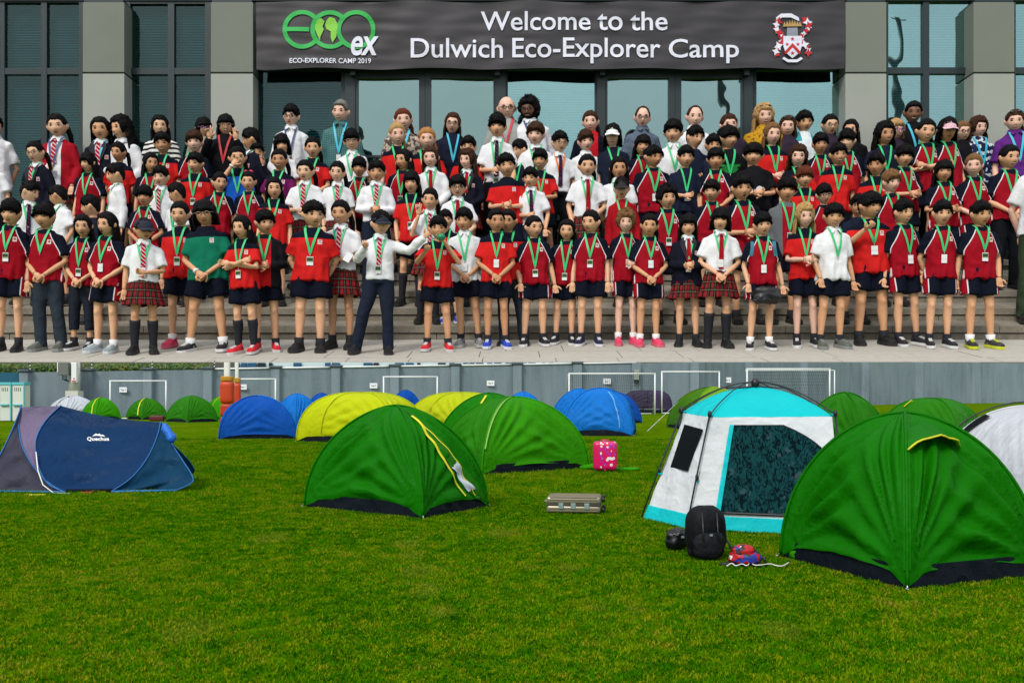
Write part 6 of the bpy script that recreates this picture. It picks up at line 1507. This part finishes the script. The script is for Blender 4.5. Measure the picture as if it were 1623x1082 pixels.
    if 'lan' in ex:
        lz = float(ex.get('lz', .80)); me = acc(K_, pose, style, 'lanyard', lz)
        if len(me.materials) == 0: me.materials.append(M_lan['g']); me.materials.append(M_peg)
        o = obj('lanyard', me, None, e); om(o, 0, M_lan[ex['lan']])
        if ex.get('bg', '1') != '0':
            me = acc(K_, pose, style, 'badge', lz)
            if len(me.materials) == 0:
                for m_ in (M_card, M_cardg, M_cardk): me.materials.append(m_)
            o = obj('badge', me, None, e)
            if ex.get('bg') == 'w': om(o, 1, M_card); om(o, 2, M_card)
    bs, bm_ = BOTS[bots]; mk({'shorts': 'shorts', 'skirt': 'skirt', 'trousers': 'trousers', 'crop': 'leggings'}[bs], bottom_mesh(K_, pose, bs), bm_)
    st = stance(pose); so = ex.get('so', 'k')
    for sd_, fx in ((-1, st[0]), (1, st[1])):
        an = k.T(fx*sd_, .012, .065); me = SHOE
        if len(me.materials) == 0:
            for m_ in SHM_['k']: me.materials.append(m_)
        tz = R(10*sd_); zf = -.001 - (.0)
        o = obj('shoe', me, None, e, loc=(an.x, an.y*.5, 0.004), rot=(SLOPE, 0, tz), scale=(1.12*k.sx, 1.08*k.sx, 1.1*k.sx)); 
        for i, m_ in enumerate(SHM_[ex.get('sh', 'k')]): om(o, i, m_)
        if rn <= 2 and bots not in ('tr', 'gt', 'bk', 'ol'):
            mk('sock', sock_mesh(K_, fx, sd_, so == 'K'), M_sock['k' if so in 'kK' else 'w'])
    if 'watch' in ex:
        _, E_, W_, _h = arm_pts(k, pose, -1); d = (W_-E_).normalized(); mk('wristwatch', MB().tube([W_-d*.028, W_-d*.008], [.026, .026], 14).mesh('w'), M_card)
    if 'bp' in ex:
        for s_ in (-1, 1): me = MB(); hug(me, k, bv, [(.105*s_, 1.0), (.11*s_, .93), (.125*s_, .86)], .035, 0, .010); mk('backpack_strap', me.mesh('s'), M_teal)
    crowd.append(e); e['_k'] = 1; del e['_k']
    return e, k, s, pose
plain_lipd = plain('lip_dark', (.16, .055, .045), .45, var=0); M_teal = plain('teal_webbing', (.02, .15, .22), .6, var=.1)
BOWM = MB().ell((-.03, .04, .115), (.028, .014, .018), 0, 10, 7).ell((.03, .04, .115), (.028, .014, .018), 0, 10, 7).ell((0, .04, .112), (.010, .012, .012), 0, 8, 6).mesh('bow')
_bd = []
def beard_mesh():
    if _bd: return _bd[0]
    mb = MB(); nu, nv = 40, 24; vs = []
    for j in range(nv+1):
        el = -90 + 95*j/nv
        for i in range(nu+1):
            az = -88 + 176*i/nu; e, a = R(el), R(az); d = V(math.cos(e)*math.sin(a), -math.cos(e)*math.cos(a), math.sin(e)); p = headpt(d)
            up = -20 - 0*abs(az) if abs(az) < 24 else -38 + (abs(az)-24)*.95
            hole = abs(p.x) < .022 and -.068 < p.z < -.048
            t = el < up and not hole and p.z < .0
            vs.append(p + d*(.006+.003*noise.noise(d*14)) if t else p*.94)
    mb.add(vs, [(j*(nu+1)+i, j*(nu+1)+i+1, (j+1)*(nu+1)+i+1, (j+1)*(nu+1)+i) for j in range(nv) for i in range(nu)], 0, True); _bd.append(mb.mesh('beard')); return _bd[0]
PEOPLE = '''
-3|181|6|M|short:k|awhite|bk|down|15,60|e|lan=g|man in white polo cut off by the left edge, back row, looking right
65|222|4|g|tied:k|blazer|sk|down|-8|e|gl=g tie=s lan=g lz=.82|girl with pink-rimmed glasses in navy blazer and red striped tie, far left
96|179|6|g|pony:k|redjacket|sk|down|0|e|tie=s lan=n bg=w lz=.78|tall girl in open red jacket over white shirt and red tie, back row left
162|184|6|g|long:k|blazer|sk|down|4|e|tie=s lan=t bg=0|girl with long straight black hair in black blazer, in front of the left stone pillar
196|182|6|g|wavy:k|whitel|sk|down|-10,-25|e|m=1|smiling girl in grey-white long-sleeved shirt leaning head left beside the left pillar
257|181|6|W|long:k|astripe|bk|down|0,25|e|m=1|woman in black and white striped jumper, mostly hidden in back row left
325|185|6|W|bobbangs:k|aknit|bk|down|0,25|e|gl=p m=1 lan=r bg=0|woman with violet glasses and beige turtleneck with red lanyard
353|180|6|W|bangs:k|ablack|bk|peace2|0|e|gl=g m=1 lan=r bg=0|woman in black cardigan making two peace signs beside her face
461|165|6|M|short:k|ashirt|bk|down|-3|p|gl=k lan=n bg=0|man with dark-rimmed glasses in open-necked white shirt, back row left of centre
539|157|6|M|crop:g|acheck|bk|down|-4|p|m=1 lan=t bg=w|grey-haired smiling man in teal checked shirt with cyan lanyard
641|171|6|W|tied:r|aflower|bk|down|4|p|m=1 lan=t bg=0|woman with auburn hair tied back in patterned dress before the glass door
713|177|6|W|long:b|anavy|bk|down|3|p|gl=k lan=t bg=0|woman with long wavy brown hair, glasses and navy top with cyan lanyard
803|151|7|M|bald:k|ahood|bk|down|0|p|gl=k m=1 lan=r bg=0|bald man with glasses in pale grey hoodie with red lanyard
854|153|7|M|curly:k|awjacket|bk|down|6,-25|d|gl=k m=1 beard lan=n bg=0 lean=-4|bearded man with black curly hair in white jacket leaning his head
942|174|6|W|tied:b|asport|bk|down|-4|p|m=1|woman with brown hair tied back in red and navy sports top
1018|167|6|M|balding:b|agrey|bk|down|0|p|gl=k|balding man with dark glasses in slate grey polo shirt
1096|166|6|M|balding:b|ashirt|bk|down|-6|p|m=1|smiling man with receding hair in white shirt, right of the second door
1160|179|6|W|bun:b|agreyt|bk|down|-6|p|m=1|woman with brown hair in a bun, half hidden behind boys in black
1211|164|6|W|wavy:y|amust|bk|down|-6|p|m=1 shades|blond woman with sunglasses on her head in mustard blouse
1250|182|6|W|long:b|agreyt|bk|down|-4|p|m=1 shades|laughing dark-haired woman with sunglasses on her head
1280|175|6|M|short:k|ateal|bk|down|3|e||tall young man in white and teal top, right part of back row
1318|180|6|W|tied:k|agreyt|bk|down|-3|e|gl=g|woman with gold-rimmed glasses and black hair tied back
1350|188|6|W|long:k|ablack|bk|down|0,-25|e|m=1|woman with long black hair smiling beside the right stone pillar
1425|188|6|W|bob:y|agreyt|bk|down|4|p|gl=p m=1|blond woman with purple glasses and broad smile
1447|159|7|M|crop:k|ablack|bk|down|3|d|m=1 lan=t bg=0|big man in black jacket with cropped hair, tallest at the right
1527|191|6|W|bun:l|ablack|bk|down|-5|p|gl=k|woman with dark glasses half hidden behind the pink cap
1551|184|6|W|wavy:b|afloral|bk|down|-4|p|m=1 lan=t bg=0|smiling woman in navy blouse with white flowers
1616|172|5|W|tied:b|apurple|bk|down|-6|p|m=1 shades lan=t bg=0|woman in purple polo shirt at the right edge
-8|231|4|b|short:k|polo|bk|down|0,25|e|lan=g|boy in white polo shirt cut by the left edge, second of the two there
188|224|5|g|tied:k|yoke|sh|down|0|t||frowning girl in red and navy shirt standing behind the boy in profile
263|209|5|b|short:k|yoke|sh|down|4|t|m=1 lan=g|dark-haired boy with broad smile in front of the striped jumper
304|206|5|b|fringe:b|pe|sh|down|3|p|m=1 lan=g|pale brown-haired boy in red raglan shirt, hands on a shorter boy
399|203|5|b|short:k|blazer|bk|down|-50,-25|e|lan=g bg=0|boy in navy blazer turned away to the left
415|224|5|b|short:k|blazer|bk|peaceR|0,25|t||boy in blazer holding up a peace sign, mostly hidden
451|211|5|g|bobbangs:k|white|sk|down|0|e|tie=r lan=g|girl with short bob in white shirt in front of the tall man with glasses
492|216|5|g|tied:k|yoke|sh|down|3|e|lan=g bg=0|girl in red and navy shirt left of the teal checked shirt
562|204|5|b|bowl:k|whiteu|sh|down|2|e|gl=g m=1 lan=g bg=0|smiling boy with round glasses in white shirt under the teal checked shirt
636|193|5|g|tied:y|yoke|sh|down|0|p|m=1 lan=g bg=0|blond girl in red and navy shirt, hair tied back
671|201|5|g|tied:s|yoke|sh|down|-3|p|m=1 lan=g bg=0|strawberry-blond girl in navy and red shirt
736|215|5|b|short:k|yoke|sh|down|0|e||boy peeping out above the brown-haired girl in a blazer
786|179|5|b|bowl:k|white|bk|down|0|e|tie=n lan=g lz=.72|tall boy in white shirt and long navy tie, centre
832|219|5|b|short:k|navyl|bk|down|-30,-25|e|lan=g bg=0|boy in navy jumper looking left over the red shirt in front
848|193|5|b|fringe:b|whiteu|bk|down|0|p|tie=n lan=g bg=0|brown-haired boy in white shirt below the bearded man
881|207|5|b|short:k|white|bk|down|3|e|gl=g tie=n lan=o bg=0|boy with glasses wearing an orange lanyard over white shirt
931|205|5|b|fringe:b|whiteu|bk|down|0|p||brown-haired boy with fringe in plain white shirt, no lanyard
978|194|5|g|bob:k|navy|sk|down|2|p|cap=w m=1 lan=g bg=0|girl in white baseball cap and navy T-shirt
1012|212|5|g|bangs:k|pe|sh|down|2|e|m=1 lan=g bg=0|girl with bob and fringe in red raglan shirt below the balding man
1071|189|5|g|fringe:k|whiteu|sk|down|0|e|lan=g bg=0|girl with swept fringe in white shirt, tallest right of the second door
1093|198|5|b|short:k|navyr|sh|down|0,25|e||boy half hidden between the girl in white and the boy in black
1126|212|5|b|short:k|navy|sh|down|0|e||boy in plain navy shirt left of the black bull T-shirt
1154|199|5|b|bowl:k|bull|sh|down|0,25|e|wd=1.16 lan=g bg=0|stout boy in black T-shirt with green bull print
1226|193|5|g|long:l|yoke|sh|down|2|p|lan=g bg=0|girl with long light-brown hair in bright red shirt
1296|210|5|b|fringe:k|pe|sh|down|-4|t|lan=g bg=0|boy with side-swept hair behind the smiling boy in red and navy
1345|204|5|b|bowl:k|pe|sh|down|0,-25|e|m=1 lan=g bg=0|boy in raglan shirt beside the right stone pillar
1398|192|5|g|wavy:k|navy|sh|down|3|t|m=1 lan=g|girl with dark wavy hair in navy jersey
1461|187|5|g|tied:k|pe|sh|fold|0|e|m=1 lan=g bg=0|girl in raglan shirt with folded arms before the tallest man
1505|184|5|g|bob:k|pe|sh|down|2|e|cap=p lan=g bg=0|girl in pale pink cap and raglan shirt
140|240|4|g|bangs:k|pe|sh|down|3,-25|e|lan=g bg=0|girl with long black hair in raglan shirt below the black blazer
239|240|4|g|long:k|pe|sh|down|15,25|e|lan=g bg=0|girl with long black hair looking right, red raglan shirt
310|241|4|b|short:k|yoke|sh|down|0|e|lan=g|boy in red and navy shirt with another boy's hands on his shoulders
382|231|4|g|tied:k|blue|sh|eyeL|2|e|lan=g bg=0 watch|girl in bright blue and navy shirt rubbing her eye
439|235|4|g|tied:k|maroon|sh|down|-6|t|m=1 lan=g bg=0|girl in navy and maroon shirt with hair tied back
565|248|4|b|bowl:k|pe|sh|down|0|t|lan=g bg=0|boy in raglan shirt behind the white shirts left of centre
635|235|4|g|long:k|pe|sh|down|-10,-25|e|lan=g|girl with long black hair in raglan shirt looking left
690|231|4|g|long:b|whitel|sk|down|0|p|m=1 tie=r lan=g bg=0|smiling girl with brown hair in white shirt and red tie, centre
735|235|4|g|wavy:b|blazer|sk|down|-8,-25|p|m=1 tie=r lan=g bg=0|laughing brown-haired child in navy blazer with crest
861|235|4|b|fringe:k|yoke|sh|hold|0|e|m=1 lan=g|grinning boy in red and navy shirt holding his hands up, centre
1035|230|4|b|short:k|pe|sh|down|4,25|t|wd=1.14 lan=g bg=w lz=.80|stocky boy in raglan shirt with white-striped sleeves
1082|230|4|b|short:k|navyr|sh|down|0|e|lan=g|boy in navy raglan shirt right of the stocky boy
1130|234|4|b|fringe:k|pe|sh|down|-4|e|lan=g bg=0|boy with curly fringe in raglan shirt below the bull print
1199|226|4|b|bowl:k|penguin|sh|hold|0|e|wd=1.14|stout boy in black T-shirt with white print, hands together
1265|229|4|g|wavy:b|yoke|sh|down|4|p|m=1 lan=g bg=0|child with curly chin-length brown hair in navy and red shirt
1321|226|4|b|short:k|yoke|sh|down|-4|e|m=1 lan=g bg=0|smiling boy in bright red shirt with navy yoke, right
1434|229|4|b|bowl:k|pe|sh|hold|0|e|lan=g bg=0|boy in raglan shirt behind the brown-haired pale boy, right
185|259|3|b|short:k|whitel|tr|down|-55,0|e|lan=g bg=0|boy in long white shirt in profile facing left
257|262|3|b|short:k|white|tr|down|-4|e|tie=s lan=g bg=0|boy with pursed lips in white shirt and striped tie, left
342|271|3|g|tied:k|pe|sh|down|8,25|e|lan=g bg=0|girl in raglan shirt looking down, left
399|270|3|g|pony:k|pe|sh|down|0|e|bow lan=g bg=0|girl with pink bow in her hair, raglan shirt
483|252|3|g|tied:k|white|sk|down|0|e|tie=s lan=g bg=0|girl in white shirt and striped tie, left of two alike
534|254|3|g|tied:k|white|sk|down|2|e|m=1 tie=s lan=g bg=0|girl in white shirt and striped tie, right of two alike
593|253|3|b|short:k|whitel|tr|hold|2|e|tie=s lan=g bg=0|boy in long-sleeved white shirt and bright striped tie behind the capped pointing boy
810|242|3|b|short:k|yoke|sh|hold|-3|e||boy in red shirt with navy yoke and no lanyard, centre
848|264|3|b|short:k|white|tr|down|0|e|tie=n lan=g bg=0|boy in white short-sleeved shirt and dark tie, centre
929|243|3|g|tied:k|white|sk|down|0|e|tie=r lan=g bg=0 lz=.76|girl in white shirt and plain red tie, right of centre
976|247|3|g|long:k|white|sk|down|-4|t|tie=r lan=g bg=0|girl with long black hair in white shirt behind the capped boy in red fleece
1274|263|3|b|bowl:r|yoke|sh|hold|-6|e|lan=g bg=0|boy with reddish-brown hair holding something before his chest
1387|241|3|b|short:k|yoke|sh|down|-12,-25|t|lan=g bg=0|dark-haired boy turned left in red and navy shirt, right
1497|252|3|g|bangs:k|pe|st|hold|2|e|lan=g|girl with straight fringe holding her badge, right
1547|242|3|g|tied:l|pe|st|clasp|-4,-25|p|m=1 lan=g bg=0|fair-haired girl in raglan shirt, right
1593|228|3|g|tied:k|pe|bk|clasp|-3|e|m=1 lan=g|slim girl in raglan shirt and black trousers near the right edge
40|285|2|b|short:k|whiteu|sh|down|25,60|e|tie=n lan=g bg=0|boy in white shirt and navy tie looking right, left edge group
97|292|2|b|short:k|whiteu|sh|down|-30,-60|e|lan=g bg=0|boy in white shirt in profile looking left, left edge group
233|293|2|b|bowl:k|pe|sh|clasp|0|t|lan=g|boy with bowl haircut in raglan shirt above the girl in the navy cap
284|288|2|b|short:k|white|tr|down|-20,-60|e|lan=g bg=0|boy in white shirt glancing left behind the front row
434|279|2|g|long:k|yoke|sh|down|0|e|lan=g bg=0|girl with very long black hair in navy and red shirt
654|269|2|g|bangs:k|yoke|sh|down|0|e|lan=g so=K|girl with straight fringe in red and navy shirt standing on the steps
723|277|2|b|fringe:k|white|tr|down|0|e|gl=k tie=r lan=g bg=0|boy with dark-rimmed glasses in white shirt and red tie
992|278|2|b|short:k|redzip|tr|down|0|e|cap=k gl=w lan=g bg=0|boy with white-framed glasses and dark cap in zipped red fleece
1124|284|2|b|fringe:k|pe|sh|down|-3,-25|e|lan=g bg=0|long-haired boy in raglan shirt glancing away, right of centre
1309|290|2|b|bowl:k|pe|sh|down|-4|e|gl=g|boy with thin glasses in raglan shirt behind the blond girl
1413|268|2|b|fringe:l|pe|sh|down|0|p|lan=g bg=0|pale boy with light-brown hair and lowered eyes
145|308|1|b|short:k|navyl|bk|down|-50,-25|e||small boy in profile in dark green top between the two girls, left
678|296|1|g|tied:k|white|sk|peaceL|0|e|m=1 tie=s lan=g bg=0 so=K|smiling girl in white shirt, tie and tartan skirt making a peace sign
714|331|1|b|short:k|yoke|sh|down|0|e|lan=g bg=0 sh=b|small boy squeezed behind the boy with the green balloon
1056|292|1|b|curly:k|pe|sh|down|0|e|lan=g|boy with tousled hair in raglan shirt between the front-row girls, right of centre
1181|276|1|b|short:k|pe|sh|hold|-2|e|m=2 lan=g bg=0|tall boy in raglan shirt holding his lanyard string
1243|279|1|b|bowl:k|vest|sh|down|-3|e|lan=g|boy wearing grey vest open over a red shirt
1357|307|1|b|short:k|navy|sh|down|-2|t|m=1|boy in navy shirt looking over the shoulder of the big boy in red
1641|222|1|M|short:k|awhite|ol|down|-8|p||man in white shirt and olive trousers mostly outside the right edge
14|314|f556|b|bowl:k|pe|st|down|0|e|lan=g lz=.84|boy at the left end of the front row in raglan shirt and striped shorts
76|321|f555|b|bowl:k|pe|gt|clasp|2|e|lan=g bg=0 lz=.84 sh=a|front-row boy in raglan shirt and long slate trousers
129|338|f554|g|long:k|pe|cr|clasp|0|e|lan=g lz=.78 sh=w|front-row girl in cropped dark leggings and black and white trainers
166|334|f558|g|long:k|pe|st|clasp|-4|e|m=2 lan=g bg=w lz=.82 sh=g so=w|front-row girl with open mouth and pale grey trainers
228|342|f560|g|tied:k|white|sk|holdR|15,25|e|cap=n gl=k tie=s lan=g bg=w lz=.82 so=K|front-row girl in navy cap, white shirt and tartan skirt
287|317|f550|g|tied:k|yoke|sh|down|-2|e|lan=g lz=.80 sh=p so=w|front-row girl in bright red shirt and pink trainers
334|315|f556|g|bobbangs:k|green|sh|wide|3|e|wd=1.14 gl=g m=0 sh=w so=w watch|front-row child with round glasses in green and navy shirt standing astride
390|339|f560|g|long:k|yoke|sh|fold|-6|e|lan=g lz=.78 sh=r so=K|front-row girl with folded arms in red shirt and black knee socks
420|331|f556|b|fringe:k|blackpe|sh|hold|10,25|e|lan=g bg=0 sh=r|front-row boy in open black jacket and red trainers
490|317|f557|b|short:k|yoke|sh|down|0,25|e|wd=1.14 lan=g lz=.82|front-row boy in bright red shirt with badge, arms hanging, left of centre
540|315|f552|g|tied:k|white|sk|holdR|-3|e|m=1 tie=s lan=g bg=0|front-row girl in tartan skirt beaming and holding a paper
598|331|f560|b|short:k|whitel|tr|point|3,25|e|cap=n m=1 tie=s lan=g|boy in navy cap and long trousers striding and pointing both hands, front row
691|341|f555|b|short:k|yoke|sh|balloon|-2|e|m=2 lan=g lz=.76 sh=r|front-row boy blowing a green balloon
741|328|f549|b|short:k|whiteu|sh|clasp|-2|e|lan=g bg=w lz=.78 sh=v|front-row boy in untucked white shirt and grey trainers
783|328|f551|b|crop:k|yoke|sh|clasp|0|t|lan=g bg=w lz=.82 sh=b|front-row boy with cropped hair in red shirt and blue trainers
811|329|f546|b|crop:k|yoke|gt|down|2|t|lan=g bg=0|boy with cropped hair in long trousers just behind the blue trainers
850|340|f547|g|pony:k|pe|st|down|6,25|e|lan=g lz=.76 sh=w|front-row girl with ponytail looking right, black trainers
893|346|f545|g|long:k|pe|st|down|-4|e|lan=g lz=.74 sh=w|shortest front-row girl with long hair over her shoulders
934|331|f547|g|tied:k|pe|sh|down|-4,-25|e|lan=g lz=.82 sh=n|front-row girl looking left in raglan shirt and navy and white trainers
992|331|f546|g|curly:l|pe|st|holdR|3|p|m=1 lan=g bg=w lz=.82 sh=p so=w|pale girl with curly light-brown hair and pink trainers
1027|337|f548|g|tied:k|pe|st|clasp|0|e|lan=g bg=w lz=.84 sh=p so=w|black-haired girl with pink trainers and white socks
1088|337|f548|g|bangs:k|blazer|sk|hold|0|e|tie=r lan=g bg=w lz=.80 so=k|front-row girl in navy blazer and tartan skirt
1136|327|f550|g|bobbangs:k|white|sk|clasp|0|e|tie=r lan=g bg=w lz=.82 so=K|front-row girl in white shirt, plain red tie and tartan skirt
1208|335|f553|b|fringe:k|pe|st|down|0|e|lan=g bg=w lz=.80 sh=w so=w bp|front-row boy with backpack straps holding a black cap
1275|321|f549|g|wavy:y|yoke|sh|hold|-2|p|m=1 lan=g bg=0 sh=w|blond girl in bright red shirt in the front row
1320|321|f551|b|fringe:k|whiteu|sh|down|0|e|m=1 lan=g bg=0 sh=a|smiling front-row boy in untucked white shirt and olive trainers
1382|303|f546|b|bowl:k|yoke|sh|thumbL|5,25|e|wd=1.12 m=1 lan=g bg=w lz=.84|tallest front-row boy in red shirt giving a thumbs-up
1436|314|f547|b|short:k|pe|st|down|3|e|m=1 lan=g bg=w lz=.80 sh=w|smiling front-row boy with a neighbour's arm round him
1487|316|f550|b|short:k|pe|st|down|0|e|lan=g bg=w lz=.82 sh=w|front-row boy with serious face, second from the right end
1550|317|f551|b|short:k|pe|st|down|-3|e|lan=g lz=.84 sh=y so=w|boy with yellow-soled shoes at the right end of the front row
'''
for ln in PEOPLE.strip().split('\n'):
    person(ln)
for e_ in crowd: e_['group'] = 'pupils and teachers posing on the steps'
# ---- things held in the hands
def at(px, py, D): return P(px, py, D)
def held(nm, mb, m, loc, label, cat, **k):
    o = obj(nm, mb, m); o.location = loc; tag(o, label, cat); return o
Db = Dramp(555) - 2.9
held('balloon', MB().ell((0, 0, 0), (.42, .5, .36), 0, 20, 12), plain('balloon_green', (.01, .25, .10), .25, var=0), P(699, 376, Db+.4), 'small green balloon held at the mouth of a front-row boy', 'balloon')
q = MB()
def fc(d, p): return V(p.x, p.y*(1+.2*math.sin(d.x*6)), p.z*(1 + .15*noise.noise(d*2)))
puff(q, (0, 0, 0), (1.35, .8, .85), e=2.5, seed=4, amp=.30, fr=2.2); puff(q, (-.5, -.3, -.5), (.9, .5, .3), seed=8, amp=.3); held('sun_hat', q, CAPC['k'] if False else M_blk, P(1215, 468, Dramp(553)-1.4), 'black cap held low in front of a front-row boy', 'cap')
q = MB(); q.box((-.35, -.02, -.5), (.3, .02, .5)); o = held('paper', q, M_card, P(552, 408, Dramp(552)-2.2), 'small white paper held by the beaming girl in a tartan skirt', 'paper'); o.rotation_euler = (R(-20), R(30), 0)
# fallen leaves and small litter on the paving
bpy.data.objects.remove(_tmp)
